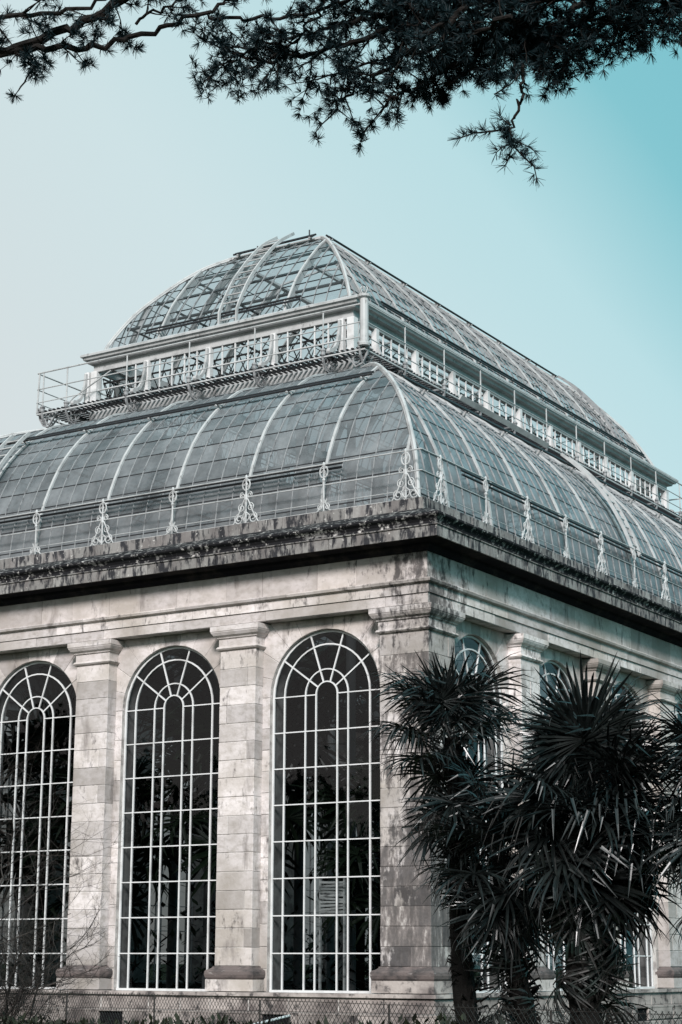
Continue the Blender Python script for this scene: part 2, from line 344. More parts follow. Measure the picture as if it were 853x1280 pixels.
def pilaster(side, uc, hw, detail=True, c_end=None):
    P = walls[side]
    m = MB(); moulded(side, uc, hw, CAPP, m); m.build('capital', 'stone', P)
    m = MB(); moulded(side, uc, hw, BASEP[::-1], m); m.build('torus', 'dark_torus', P)
    m = MB(); ubox(m, side, uc - hw - .13, uc + hw + .13, -.13, WALL + .05, 0, .232); m.build('plinth', 'stone', P)
    if not detail:
        m = MB(); ubox(m, side, uc - hw, uc + hw, 0, WALL + .05, .49, 7.11); m.build('pilaster_shaft', 'stone', P); return
    m = MB(); ubox(m, side, uc - hw + .012, uc + hw - .012, .012, WALL + .05, .48, 7.11); m.build('pilaster_core', 'mortar', P)
    z = .50; k = 0
    while z < 7.0:
        z1 = min(z + CH + rs.uniform(-.02, .02), 7.105)
        if 7.105 - z1 < .2: z1 = 7.105
        q = rs.random()
        if k % 2 == 0 or q < .25: stone(side, uc - hw, uc + hw, 0, WALL + .02, z, z1, 'pilaster_stone', parent=P)
        else:
            s = uc + hw * (-.55 if rs.random() < .6 else rs.uniform(-.1, .6))
            stone(side, uc - hw, s, 0, WALL + .02, z, z1, 'pilaster_stone', parent=P); stone(side, s, uc + hw, 0, WALL + .02, z, z1, 'pilaster_stone', parent=P)
        z = z1; k += 1
PH = .47
for side in range(4):
    cs = centres(side); step = cs[1] - cs[0]; vis = {0: 3, 1: 4}.get(side, 0)
    for k in range(len(cs) - 1):
        pilaster(side, (cs[k] + cs[k + 1]) / 2, PH, detail=k < vis)
# corner piers: one L shaped thing at each corner, the near one in stones
def corner_pier():
    hw0, hw1 = C0 - BAY / 2 + PH, C0R - BAYR / 2 + PH       # reach along each face
    P = walls[0]
    def pts(o, z): return [V((-hw0 - o, WALL + .05, z)), V((-hw0 - o, -o, z)), V((o, -o, z)), V((o, hw1 + o, z)), V((-WALL - .05, hw1 + o, z))]
    def sweep(prof, name, m):
        b = MB()
        for (o0, z0), (o1, z1) in zip(prof, prof[1:]):
            a, c = pts(o0, z0), pts(o1, z1)
            for i in range(4): b.quad(a[i], a[i + 1], c[i + 1], c[i])
        return b.build(name, m, P)
    sweep(CAPP, 'capital', 'stone'); sweep(BASEP[::-1], 'torus', 'dark_torus')
    sweep([(.13, 0), (.13, .232), (.0, .232)], 'plinth', 'stained_base')
    sweep([(-.012, .48), (-.012, 7.11)], 'pilaster_core', 'mortar')
    z = .50; k = 0
    while z < 7.0:
        z1 = min(z + CH, 7.105)
        if 7.105 - z1 < .2: z1 = 7.105
        # quoins alternate long on one face and short on the other; each is one block round the corner
        lf = hw0 if k % 3 == 1 else (hw0 * (.72 if k % 2 else .40)); lr = hw1 if k % 3 == 2 else (hw1 * (.40 if k % 2 else .74))
        g = .006; a, b = z + g, z1 - g; j = rs.uniform(-.004, .003); c = .010
        lo = [(-lf + g, -j), (j - c, -j), (j, -j + c), (j, lr - g)]
        vs = []
        for zz in (a, b): vs += [V((x, y, zz)) for x, y in lo] + [V((-.3, lr - g, zz)), V((-.3, .3, zz)), V((-lf + g, .3, zz))]
        n = 7
        MB().add(vs, [(i, (i + 1) % n, n + (i + 1) % n, n + i) for i in range(n)] + [tuple(range(n)), tuple(range(2 * n - 1, n - 1, -1))]).build('quoin_stone', 'stone', P)
        if lf < hw0 - .05: stone(0, lf, hw0, 0, WALL + .02, z, z1, 'pilaster_stone', parent=P)
        if lr < hw1 - .05: stone(1, lr, hw1, 0, WALL + .02, z, z1, 'pilaster_stone', parent=walls[1])
        z = z1; k += 1
    b = MB(); b.box(-.8, -.35, .35, .8, -.02, 7.68); b.build('pier_core', 'mortar', P)
corner_pier()
for (x, y) in ((-W, 0), (0, LEN), (-W, LEN)):
    b = MB(); sx = 1 if x < 0 else -1; sy = 1 if y == 0 else -1
    xa, xb = sorted((x, x + sx * 1.3)); ya, yb = sorted((y, y + sy * 1.3)); b.box(xa, xb, ya, yb, 0, 7.63); b.build('corner_pier', 'stone', walls[2])

# wall stones: narrow strips beside each opening and the wedge stones of each arch
def wall_stones(side, idx):
    cs = centres(side); step = cs[1] - cs[0]; c = cs[idx]; P = walls[side]
    half = step / 2 - PH
    z = -.01
    while z < HS - .02:
        z1 = z + .45
        if HS - z1 < .25: z1 = HS
        for sg in (-1, 1):
            a, b = sorted((c + sg * HW, c + sg * (half + .03)))
            if b - a > .05: stone(side, a, b, WALL, WALL + .08, z, z1, 'pier_stone', parent=P)
        z = z1
    n = 11; zt = 7.66
    def edge(th):
        dx, dz = cos(th), sin(th); k = 1e9
        if abs(dx) > 1e-6: k = min(k, (half + .03) / abs(dx))
        if dz > 1e-6: k = min(k, (zt - HS) / dz)
        return (c + dx * k, HS + dz * k)
    corners = [math.atan2(zt - HS, half + .03), pi - math.atan2(zt - HS, half + .03)]
    for i in range(n):
        a, b = pi * i / n, pi * (i + 1) / n
        inn = [(c + HW * cos(a + (b - a) * j / 3), HS + HW * sin(a + (b - a) * j / 3)) for j in range(4)]
        outp = [edge(b)] + [edge(q) for q in corners if a < q < b] + [edge(a)]
        prism(side, inn + outp, WALL, WALL + .08, 'arch_stone', parent=P)
for k in range(3): wall_stones(0, k)
for k in range(4): wall_stones(1, k)

# ---- arched windows
RR = [1.335, 1.06, .53, .265]; NR = 8; ROW = HS / NR
COLS = [-RR[0], -RR[1], -RR[2], -RR[3], RR[3], RR[2], RR[1], RR[0]]
def win_frame_mesh(side):
    mb = MB(); al, ow = SD(side); al = V(al)
    def P(u, o, z): return al * u + ow * o + V((0, 0, z))
    up = V((0, 0, 1))
    for i, r in enumerate(RR):
        wd = (.046, .031, .027, .027)[i]
        for sg in (-1, 1):
            mb.strip([P(sg * r, -.02, .0), P(sg * r, -.02, HS)], al, ow, wd, .05)
        n = 20
        pts = [P(r * cos(pi * j / n), -.02, HS + r * sin(pi * j / n)) for j in range(n + 1)]
        sd_ = [al * cos(pi * j / n) + up * sin(pi * j / n) for j in range(n + 1)]
        mb.strip(pts, sd_, ow, wd, .05)
    for k in range(NR + 1):
        z = k * ROW; hh = .055 if k == 0 else .024
        spans = [(COLS[0], COLS[-1])] if k < NR else [(-RR[0], -RR[3]), (RR[3], RR[0])]
        for a, b in spans: mb.strip([P(a, -.015, z), P(b, -.015, z)], up, ow, hh, .04 if k else .09)
    for k in range(1, 5):
        th = pi * k / 5; d = al * cos(th) + up * sin(th); sdv = al * -sin(th) + up * cos(th); c = V((0, 0, HS))
        mb.strip([c + d * RR[3] + ow * -.015, c + d * RR[0] + ow * -.015], sdv, ow, .030, .04)
    return mb.mesh('window_frame', 'white_paint')
def pane_meshes(side):
    """[(mesh, local centre)]"""
    al, ow = SD(side); up = V((0, 0, 1)); res = []; cache = {}
    for k in range(NR):
        for a, b in zip(COLS, COLS[1:]):
            key = round(b - a, 3)
            if key not in cache:
                h = (b - a) / 2; m = MB()
                m.add([al * -h + up * (-ROW / 2), al * h + up * (-ROW / 2), al * h + up * ROW / 2, al * -h + up * ROW / 2], [(0, 1, 2, 3)])
                cache[key] = m.mesh('window_pane', 'window_glass')
            res.append((cache[key], al * ((a + b) / 2) + up * (ROW * (k + .5))))
    for i in range(5):
        a, b = pi * i / 5, pi * (i + 1) / 5
        for r1, r0 in zip(RR, RR[1:]):
            cm = (a + b) / 2; cc = al * cos(cm) * (r0 + r1) / 2 + up * (HS + sin(cm) * (r0 + r1) / 2)
            vs = [al * r0 * cos(a + (b - a) * j / 4) + up * (HS + r0 * sin(a + (b - a) * j / 4)) - cc for j in range(5)] + [al * r1 * cos(b - (b - a) * j / 4) + up * (HS + r1 * sin(b - (b - a) * j / 4)) - cc for j in range(5)]
            res.append((MB().add(vs, [(0, 1, 8, 9), (1, 2, 7, 8), (2, 3, 6, 7), (3, 4, 5, 6)]).mesh('window_pane', 'window_glass'), cc))
    cc = up * (HS + .12)
    vs = [al * RR[3] * cos(pi * j / 8) + up * (HS + RR[3] * sin(pi * j / 8)) - cc for j in range(9)]
    res.append((MB().add(vs, [tuple(range(9))]).mesh('window_pane', 'window_glass'), cc))
    return res
FM = [win_frame_mesh(s) for s in range(4)]; PM = [pane_meshes(s) for s in range(4)]
JOINED = {}
rp_ = random.Random(5)
for side in range(4):
    for i, c in enumerate(centres(side)):
        base = SP(side, c, FRAME, 0)
        wf = link('arched_window', FM[side], house, base)
        if (side == 0 and i < 3) or (side == 1 and i < 1):
            for me, cc in PM[side]:
                r = (rp_.gauss(0, .004), rp_.gauss(0, .004), rp_.gauss(0, .004))
                link('window_pane', me, wf, base + cc, r)
        else:
            if side not in JOINED:
                mb = MB()
                for me, cc in PM[side]: mb.add([V(v.co) + cc for v in me.vertices], [tuple(p.vertices) for p in me.polygons])
                JOINED[side] = mb.mesh('window_panes', 'window_glass')
            o = link('glazing', JOINED[side], wf, base); o['kind'] = 'stuff'
# sills
for side in range(4):
    for c in centres(side):
        m = MB(); ubox(m, side, c - HW - .02, c + HW + .02, .10, .55, -.075, -.036); m.build('window_sill', 'stained_base', walls[side])

# ---- base courses below the sills
m = ring(MB(), [(.02, -.012), (.20, -.02), (.21, -.09), (.17, -.10), (.155, -.10)]); m.build('base_moulding', 'stained_base', house)
m = ring(MB(), [(.14, -.10), (.14, -.42), (.30, -.43), (.30, GZ - .2)]); m.build('base_core', 'mortar', house)
def base_stones(side, umax):
    P = walls[side]
    for (o, z0, z1, lo, hi) in ((.155, -.40, -.105, .7, 1.5), (.36, -.72, -.41, .8, 1.6), (.36, GZ - .05, -.72, .8, 1.6)):
        u = -o
        while u < umax:
            u1 = min(u + rs.uniform(lo, hi), umax)
            vent = z0 == -.72 and any(abs((u + u1) / 2 - q) < .55 for q in ((3.4, 7.6) if side == 0 else (3.2, 9.4)))
            if vent:
                q = [q for q in ((3.4, 7.6) if side == 0 else (3.2, 9.4)) if abs((u + u1) / 2 - q) < .55][0]
                if q - .32 > u + .1: stone(side, u, q - .32, -o, .1, z0, z1, 'base_stone', 'stained_base', P)
                if u1 > q + .42: stone(side, q + .32, u1, -o, .1, z0, z1, 'base_stone', 'stained_base', P)
                else: u1 = q + .32
                mm = MB(); ubox(mm, side, q - .32, q + .32, -.31, 0, z0, z1 - .02); mm.build('vent_opening', 'dark_void', P)
            else: stone(side, u, u1, -o, .1, z0, z1, 'base_stone', 'stained_base', P, g=.009, ch=.02)
            u = u1
base_stones(0, 17.9); base_stones(1, 18)
m = ring(MB(), [(.16, -.38), (.37, -.395), (.37, -.43), (.30, -.44)]); m.build('base_ledge', 'stained_base', house)

# ---- entablature: continuous cores plus separate stones along the two faces in view
ring(MB(), [(-.9, 7.66), (-.012, 7.66), (-.012, 7.88), (.02, 7.885), (.02, 8.08), (-.04, 8.10), (-.045, 8.76), (-.9, 8.76)]).build('entablature_core', 'mortar', house)
def run(side, prof, u1, length, name, m, jit=.25, corner_len=None, gap=.005, parent=None):
    """blocks cut from one moulding profile (closed outline, outset/z); the first is mitred round to the corner"""
    u = 0; first = True; P = parent or walls[side]; n = len(prof)
    while u < u1 - .05:
        l = (corner_len or length) if first else length * rs.uniform(1 - jit, 1 + jit); e = min(u + l, u1)
        if u1 - e < length * .4: e = u1
        j = 0 if first else rs.uniform(-.004, .004)
        A = [SP(side, (-o if first else u + gap), -(o + j), z) for o, z in prof]; B = [SP(side, e - gap, -(o + j), z) for o, z in prof]
        MB().add(A + B, [(i, (i + 1) % n, n + (i + 1) % n, n + i) for i in range(n)] + [tuple(range(n)), tuple(range(2 * n - 1, n - 1, -1))]).build(name, m, P)
        u = e; first = False
for side in (0, 1):
    U = SL(side)
    run(side, [(-.2, 7.67), (0, 7.67), (0, 7.875), (-.2, 7.875)], U, 2.4, 'architrave_stone', 'stone', corner_len=1.0)
    run(side, [(-.2, 7.883), (.03, 7.883), (.03, 8.07), (-.2, 8.07)], U, 2.4, 'architrave_stone', 'stone', corner_len=1.0)
    run(side, [(-.2, 8.072), (.04, 8.072), (.10, 8.10), (.12, 8.15), (.10, 8.17), (-.02, 8.20), (-.2, 8.20)], U, 2.4, 'architrave_moulding', 'stone', corner_len=1.3)
    run(side, [(-.2, 8.20), (-.03, 8.20), (-.03, 8.745), (-.2, 8.745)], U, 1.15, 'frieze_stone', 'stone', corner_len=.55)
    run(side, [(-.3, 8.90), (.46, 8.925), (.46, 8.905), (.50, 8.905), (.50, 9.13), (-.3, 9.13)], U, .62, 'cornice_stone', 'weathered_stone', corner_len=.9, gap=.008)
    run(side, [(-.6, 9.67), (-.20, 9.67), (-.20, 9.95), (-.42, 9.95), (-.6, 9.93)], U, .95, 'parapet_stone', 'weathered_stone', corner_len=.45, gap=.009)
ring(MB(), [(-.02, 8.745), (.02, 8.76), (.04, 8.80), (.10, 8.84), (.12, 8.895), (.455, 8.915)]).build('soffit', 'crust_and_shade', house)
ring(MB(), [(.455, 9.128), (.525, 9.135), (.53, 9.155), (.505, 9.165)]).build('cornice_fillet', 'weathered_stone', house)
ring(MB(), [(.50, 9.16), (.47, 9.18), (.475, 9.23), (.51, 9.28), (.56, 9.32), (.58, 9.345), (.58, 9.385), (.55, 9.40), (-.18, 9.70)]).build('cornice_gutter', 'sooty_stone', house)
ring(MB(), [(-.215, 9.60), (-.215, 9.935), (-.58, 9.935), (-.58, 9.60)]).build('parapet_core', 'mortar', house)
for side in (2, 3):
    for pr, mm in (([(-.2, 7.67), (0, 7.67), (0, 8.10), (-.03, 8.2), (-.03, 8.745)], 'stone'), ([(.46, 8.905), (.50, 8.905), (.50, 9.13), (-.2, 9.13)], 'weathered_stone'), ([(-.20, 9.67), (-.20, 9.95), (-.6, 9.95)], 'weathered_stone')):
        mb = MB()
        for (o0, z0), (o1, z1) in zip(pr, pr[1:]):
            a0, b0 = lim(side, -o0); a1, b1 = lim(side, -o1)
            mb.quad(SP(side, a0, -o0, z0), SP(side, b0, -o0, z0), SP(side, b1, -o1, z1), SP(side, a1, -o1, z1))
        mb.build('entablature', mm, walls[side])

# ------------------------------------------------------------ curved glass roofs
def smooth(P, n=6):
    out = []
    for i in range(len(P) - 1):
        p0, p1, p2, p3 = P[max(i - 1, 0)], P[i], P[i + 1], P[min(i + 2, len(P) - 1)]
        for j in range(n):
            t = j / n
            out.append(tuple(.5 * ((2 * p1[k]) + (-p0[k] + p2[k]) * t + (2 * p0[k] - 5 * p1[k] + 4 * p2[k] - p3[k]) * t * t + (-p0[k] + 3 * p1[k] - 3 * p2[k] + p3[k]) * t ** 3) for k in (0, 1)))
    out.append(P[-1]); return out
LOW = smooth([(.46, 9.60), (.50, 10.05), (.66, 11.03), (1.04, 11.94), (1.46, 12.63), (2.16, 13.40), (3.08, 14.12), (3.9, 14.42), (4.75, 14.62)])
TOP = smooth([(4.95, 16.60), (5.03, 16.91), (5.32, 17.50), (5.68, 18.08), (6.35, 18.88), (6.9, 19.42), (7.42, 19.78)])
PLAT = [(7.42, 19.78), (8.0, 19.86), (8.98, 19.95)]
class Prof:
    def __init__(s, P):
        s.P = P; s.S = [0]
        for a, b in zip(P, P[1:]): s.S.append(s.S[-1] + math.hypot(b[0] - a[0], b[1] - a[1]))
        s.len = s.S[-1]
    def at(s, q):
        q = min(max(q, 0), s.len)
        for i in range(len(s.P) - 1):
            if q <= s.S[i + 1] + 1e-9:
                f = (q - s.S[i]) / (s.S[i + 1] - s.S[i]); a, b = s.P[i], s.P[i + 1]
                d = V((b[0] - a[0], b[1] - a[1])).normalized()
                return a[0] + (b[0] - a[0]) * f, a[1] + (b[1] - a[1]) * f, (-d[1], d[0])
    def s_of_t(s, t):
        if t <= s.P[0][0]: return 0
        for i in range(len(s.P) - 1):
            if t <= s.P[i + 1][0]: return s.S[i] + (t - s.P[i][0]) / (s.P[i + 1][0] - s.P[i][0]) * (s.S[i + 1] - s.S[i])
        return s.len
def tinv(v):
    lo, hi = -1, 9
    for _ in range(30):
        m = (lo + hi) / 2
        if tl(m) < v: lo = m
        else: hi = m
    return lo
def tmax(side, u):
    """largest inset the hips leave at position u"""
    far = SL(side) - u
    return min(u, tinv(far) if side in (0, 2) else far)
def curve(pf, side, u, s0, s1, off, n):
    pts, ups = [], []
    for i in range(n + 1):
        t, z, nn = pf.at(s0 + (s1 - s0) * i / n); pts.append(SP(side, u, t - 0, z) + (SD(side)[1] * -nn[0] + V((0, 0, nn[1]))) * off); ups.append(SD(side)[1] * -nn[0] + V((0, 0, nn[1])))
    return pts, ups
def clip(poly, f):
    out = []
    for i in range(len(poly)):
        a, b = poly[i], poly[(i + 1) % len(poly)]; fa, fb = f(a), f(b)
        if fa >= 0: out.append(a)
        if (fa >= 0) != (fb >= 0):
            k = fa / (fa - fb); out.append((a[0] + (b[0] - a[0]) * k, a[1] + (b[1] - a[1]) * k))
    return out
def ribs_of(side):
    if side in (0, 2): return [.84 + 2.04 * k for k in range(9)]
    return [1.77 + 2.02 * k for k in range(14)]
def glass_roof(name, pf, glassm, paneName, rows, nobj, ribm, ribw, ribh, tube=True):
    root = bpy.data.objects.new(name, None); col.objects.link(root); root.parent = house; root.location = V((0, 0, pf.P[0][1])) - origin(house)
    cand = []; nrm = 1
    rings = [pf.len * i / rows for i in range(rows + 1)]
    for side in range(4):
        rb = ribs_of(side); stp = rb[1] - rb[0]; cols = []
        u = rb[0] - stp
        while u < SL(side): cols.append(u); u += stp / 5
        cols.append(u)
        for u0, u1 in zip(cols, cols[1:]):
            for r in range(rows):
                ta, za, _ = pf.at(rings[r]); tb, zb, _ = pf.at(rings[r + 1])
                full = [(u0, ta), (u1, ta), (u1, tb), (u0, tb)]
                poly = clip(full, lambda p: p[0] - p[1])
                if len(poly) > 2: poly = clip(poly, (lambda p: W - p[0] - tl(p[1])) if side in (0, 2) else (lambda p: LEN - p[0] - p[1]))
                if len(poly) < 3: continue
                um = (u0 + u1) / 2; zm = (za + zb) / 2
                pts = [SP(side, p[0], p[1], za + (zb - za) * ((p[1] - ta) / (tb - ta))) for p in poly]
                ctr = SP(side, um, (ta + tb) / 2, zm)
                key = (side, r) if len(poly) == 4 and all(abs(a[0] - b[0]) < 1e-6 for a, b in zip(poly, full)) and side != 3 else None
                ctr = SP(side, um, (ta + tb) / 2, zm)
                score = (ctr - CAM).length + (100 if side > 1 else 0) + (6 if side == 1 else 0)
                cand.append((score, side, r, key, ctr, pts))
    cand.sort(key=lambda c: c[0]); cache = {}; rest = MB(); rg = random.Random(11)
    for i, (sc_, side, r, key, ctr, pts) in enumerate(cand):
        if i < nobj:
            if key and key in cache: me = cache[key]
            else:
                me = MB().add([p - ctr for p in pts], [tuple(range(len(pts)))]).mesh(paneName, glassm)
                if key: cache[key] = me
            link(paneName, me, root, ctr, (rg.gauss(0, .006), rg.gauss(0, .006), rg.gauss(0, .004)))
        else:
            rest.add(pts, [tuple(range(len(pts)))])
    o = rest.build('far_glazing', glassm, root); o['kind'] = 'stuff'
    # ribs: each main rib its own piece, slender glazing bars and lap bars joined per face
    for side in range(4):
        al, ow = SD(side); rb = ribs_of(side); stp = rb[1] - rb[0]
        for u in rb:
            tm = tmax(side, u)
            if tm < pf.P[0][0] + .15: continue
            s1 = pf.s_of_t(tm)
            pts, ups = curve(pf, side, u, 0, s1, .0, max(4, int(s1 / .35)))
            mb = MB(); mb.strip(pts, al, ups, ribw, ribh); pin = [p - q * .16 for p, q in zip(pts, ups)]
            mb.strip(pin, al, ups, .05, .15)
            mb.build('rib', ribm, root)
        bars = MB(); u = rb[0] - stp + stp / 5; k = 1
        while u < SL(side):
            tm = tmax(side, u)
            if k % 5 and tm > pf.P[0][0] + .1:
                s1 = pf.s_of_t(tm); pts, ups = curve(pf, side, u, 0, s1, -.01, max(3, int(s1 / .6))); bars.strip(pts, al, ups, .018, .035)
            u += stp / 5; k += 1
        bars.build('glazing_bars', 'bar_paint', root)['kind'] = 'stuff'
        laps = MB()
        for r in range(1, rows):
            t, z, nn = pf.at(rings[r]); a, b = lim(side, t); up_ = ow * -nn[0] + V((0, 0, nn[1]))
            p0, p1 = SP(side, a, t, z) - up_ * .012, SP(side, b, t, z) - up_ * .012
            dn = up_.cross(al)
            laps.strip([p0, p1], dn, up_, .022, .022)
        # inner purlins, seen dark through the glass
        for q in (.25, .5, .75):
            t, z, nn = pf.at(pf.len * q); a, b = lim(side, t); up_ = ow * -nn[0] + V((0, 0, nn[1])); laps.strip([SP(side, a, t, z) - up_ * .16, SP(side, b, t, z) - up_ * .16], up_.cross(al), up_, .06, .06)
        laps.build('lap_bars', 'dark_metal', root)['kind'] = 'stuff'
    # hips
    for sx, sy in ((0, 0), (1, 0), (0, 1), (1, 1)):
        pts, ups = [], []
        n = 26; last = pf.s_of_t(7.42) if name == 'upper_roof' else pf.len
        for i in range(n + 1):
            t, z, nn = pf.at(pf.len * i / n)
            x = -t if sx == 0 else -W + tl(t); y = t if sy == 0 else LEN - t
            pts.append(V((x, y, z))); ups.append(V(((1 if sx == 0 else -1) * -nn[0], (-1 if sy == 0 else 1) * -nn[0], nn[1])).normalized())
        sdv = V((1 if sx == 0 else -1, 1 if sy == 0 else -1, 0)).normalized() if sx == sy else V((1, -1 if sx == 0 else 1, 0)).normalized()
        sdv = V((1, 1, 0)).normalized() if (sx == sy) else V((1, -1, 0)).normalized()
        mb = MB(); mb.strip([p - q * .02 for p, q in zip(pts, ups)], sdv, ups, ribw * 1.5, ribh * 1.0)
        mb.tube([p + q * ribh for p, q in zip(pts, ups)], ribw * .62, 8)
        mb.build('hip_rib', 'weathered_white', root)
    return root
lowP, topP = Prof(LOW), Prof(TOP)
lower = glass_roof('lower_roof', lowP, 'roof_glass', 'roof_pane', 13, 295, 'weathered_white', .068, .05)
upper = glass_roof('upper_roof', topP, 'dome_glass', 'dome_pane', 7, 295, 'weathered_white', .062, .045)
# flat crown of the upper roof with its ridge
mb = MB(); mb.v = []; pl = Prof(PLAT)
for (t0, z0), (t1, z1) in zip(PLAT, PLAT[1:]):
    c = lambda t, z: [V((-t, t, z)), V((-t, LEN - t, z)), V((-W + tl(t), LEN - t, z)), V((-W + tl(t), t, z))]
    A, B = c(t0, z0), c(t1, z1)
    for i in range(4): mb.quad(A[i], A[(i + 1) % 4], B[(i + 1) % 4], B[i])
mb.build('crown_glass', 'dome_glass', upper)
mb = MB(); ledge(mb, [(7.36, 19.76), (7.36, 19.83), (7.50, 19.84), (7.50, 19.77)])
mb.strip([(-9, 9, 19.95), (-9, LEN - 9, 19.95)], V((1, 0, 0)), V((0, 0, 1)), .1, .08)
for k in range(13):
    u = 1.77 + 2.02 * k
    if 7.6 < u < LEN - 7.6: mb.strip([(-7.42, u, 19.79), (-9, u, 19.95), (-10.4, u, 19.79)], V((0, 1, 0)), V((0, 0, 1)), .06, .05)
mb.build('crown_curb', 'weathered_white', upper)
# gutter edge of the lower roof
ledge(MB(), [(.40, 9.92), (.40, 10.02), (.47, 10.03), (.47, 9.92)]).build('sill_plate', 'weathered_white', lower)

# ------------------------------------------------------------ clerestory
cl = bpy.data.objects.new('clerestory', None); col.objects.link(cl); cl.parent = house; cl.location = V((0, 0, 15)) - origin(house)
ledge(MB(), [(4.97, 16.66), (4.46, 16.62), (4.41, 16.58), (4.41, 16.52), (4.46, 16.50), (4.48, 16.44), (4.56, 16.42), (4.58, 16.36), (4.72, 16.35), (4.97, 16.35)]).build('cornice', 'weathered_white', cl)
ledge(MB(), [(4.72, 16.36), (4.72, 16.14), (4.86, 16.14), (4.86, 16.36)]).build('fascia', 'weathered_white', cl)
ledge(MB(), [(4.70, 14.55), (4.70, 15.14), (4.86, 15.14), (4.86, 14.55)]).build('curb', 'weathered_white', cl)
ledge(MB(), [(4.75, 15.60), (4.75, 15.635), (4.79, 15.635), (4.79, 15.60)], True).build('transom', 'white_paint', cl)
def gal_pos(side):
    if side in (0, 2): return [.98 + 2.04 * k for k in range(2, 7)]
    return [3.8 + 2.015 * k for k in range(1, 11)]
POST = MB(); POST.box(-.075, .075, -.07, .07, 0, 1.03)
post_me = POST.mesh('post', 'white_paint')
def console_mesh(side):
    al, ow = SD(side); mb = MB(); pts = []
    for i in range(11):
        a = pi / 2 * i / 10
        pts.append(ow * (.06 + .50 * (1 - sin(a))) + V((0, 0, .02 + .95 * (1 - cos(a)) ** 1.0 * 1.0)))
    nv = []
    for i in range(11):
        d = (pts[min(i + 1, 10)] - pts[max(i - 1, 0)]).normalized(); nv.append(d.cross(al).normalized())
    mb.strip(pts, al, nv, .07, .085); mb.tube([pts[0] + al * -.05, pts[0] + al * .05], .09, 10)
    return mb.mesh('console', 'weathered_white')
CON = [console_mesh(s) for s in range(4)]
for side in range(4):
    a, b = lim(side, 4.78); al, ow = SD(side)
    ps = gal_pos(side)
    for u in ps:
        p = SP(side, u, 4.74, 15.13); link('post', post_me, cl, p); link('console', CON[side], cl, p)
    mul = MB(); st = (ps[1] - ps[0]) / 5; u = a
    n = int((b - a) / st); 
    for k in range(n + 1):
        u = ps[0] + st * (k - 4)
        if a < u < b: mul.strip([SP(side, u, 4.77, 15.14), SP(side, u, 4.77, 16.14)], al, ow, .03, .04)
    mul.build('mullions', 'white_paint', cl)['kind'] = 'stuff'
    gp = MB(); ww = MB(); u = a
    while u < b:
        u1 = min(u + st, b); gp.quad(SP(side, u, 4.79, 15.13), SP(side, u1, 4.79, 15.13), SP(side, u1, 4.79, 16.15), SP(side, u, 4.79, 16.15)); u = u1
        # inside, a dark diagonal lattice rail
        ww.strip([SP(side, u - st, 5.1, 15.0), SP(side, u, 5.1, 15.9)], al, V((0, 0, 1)), .012, .05)
        ww.strip([SP(side, u - st, 5.1, 15.9), SP(side, u, 5.1, 15.0)], al, V((0, 0, 1)), .012, .05)
    ww.strip([SP(side, a, 5.1, 15.9), SP(side, b, 5.1, 15.9)], ow, V((0, 0, 1)), .04, .04)
    gp.build('clerestory_glazing', 'clear_glass', cl)['kind'] = 'stuff'
    ww.build('inner_lattice', 'dark_metal', cl)['kind'] = 'stuff'
for x, y in ((-4.78, 4.78), (-4.78, LEN - 4.78), (-W + tl(4.78), 4.78), (-W + tl(4.78), LEN - 4.78)):
    link('corner_post', MB().box(-.10, .10, -.10, .10, 0, 1.03).mesh('corner_post', 'white_paint'), cl, (x, y, 15.13))

# ------------------------------------------------------------ gallery walkway
ga = bpy.data.objects.new('gallery', None); col.objects.link(ga); ga.parent = house; ga.location = V((0, 0, 14.95)) - origin(house)
for side in (0, 1, 3, 2):
    al, ow = SD(side); mb = MB(); st = .15
    T0, T1 = 3.90, 4.66; a, b = lim(side, T0); u = a + .05
    while u < b:
        t0 = T0; t1 = min(T1, tmax(side, u))
        if t1 > t0 + .03: mb.strip([SP(side, u, t0, 14.985), SP(side, u, t1, 14.985)], al, V((0, 0, 1)), .06, .03)
        u += st
    mb.build('grating', 'dark_metal', ga)['kind'] = 'stuff'
ledge(MB(), [(3.86, 14.935), (3.86, 14.90), (3.90, 14.90), (3.90, 14.935)]).build('edge_beam', 'weathered_white', ga)
ledge(MB(), [(4.26, 14.975), (4.26, 14.92), (4.30, 14.92), (4.30, 14.975)]).build('inner_beam', 'dark_metal', ga)
def tl_ring(name, t, z, r, m='weathered_white', parent=ga):
    c = [V((-t, t, z)), V((-t, LEN - t, z)), V((-W + tl(t), LEN - t, z)), V((-W + tl(t), t, z))]
    mb = MB()
    for i in range(4): mb.tube([c[i], c[(i + 1) % 4]], r, 6)
    return mb.build(name, m, parent)
tl_ring('top_rail', 3.86, 16.08, .022); tl_ring('middle_rail', 3.86, 15.62, .016); tl_ring('foot_rail', 3.86, 15.24, .014)
def bracket_mesh(side):
    al, ow = SD(side); inn = -ow; mb = MB(); z = V((0, 0, 1))
    O = inn * 0.0
    mb.strip([O + z * -.06, inn * .62 + z * -.06], al, z, .05, .05)                   # top flange
    mb.strip([O + z * -.06, O + inn * .03 + z * -.22, inn * .16 + z * -.40, inn * .30 + z * -.44], al, [ow, (ow - z * .3).normalized(), (-z + ow).normalized(), -z], .05, .035)
    mb.strip([inn * .30 + z * -.46, inn * .60 + z * -.08], al, (inn - z).normalized(), .05, .03)
    for (q, h, r) in ((.13, -.19, .085), (.31, -.28, .10), (.40, -.14, .06)):
        c = inn * q + z * h; mb.tube([c + (inn * cos(t) + z * sin(t)) * r for t in [2 * pi * i / 12 for i in range(13)]], .018, 5, False)
    mb.tube([z * -.06, z * .02], .06, 8); mb.tube([z * .02, z * .06, z * .10, z * .13], [.05, .075, .06, .01], 8)
    return mb.mesh('bracket', 'bar_paint')
BR = [bracket_mesh(s) for s in range(4)]
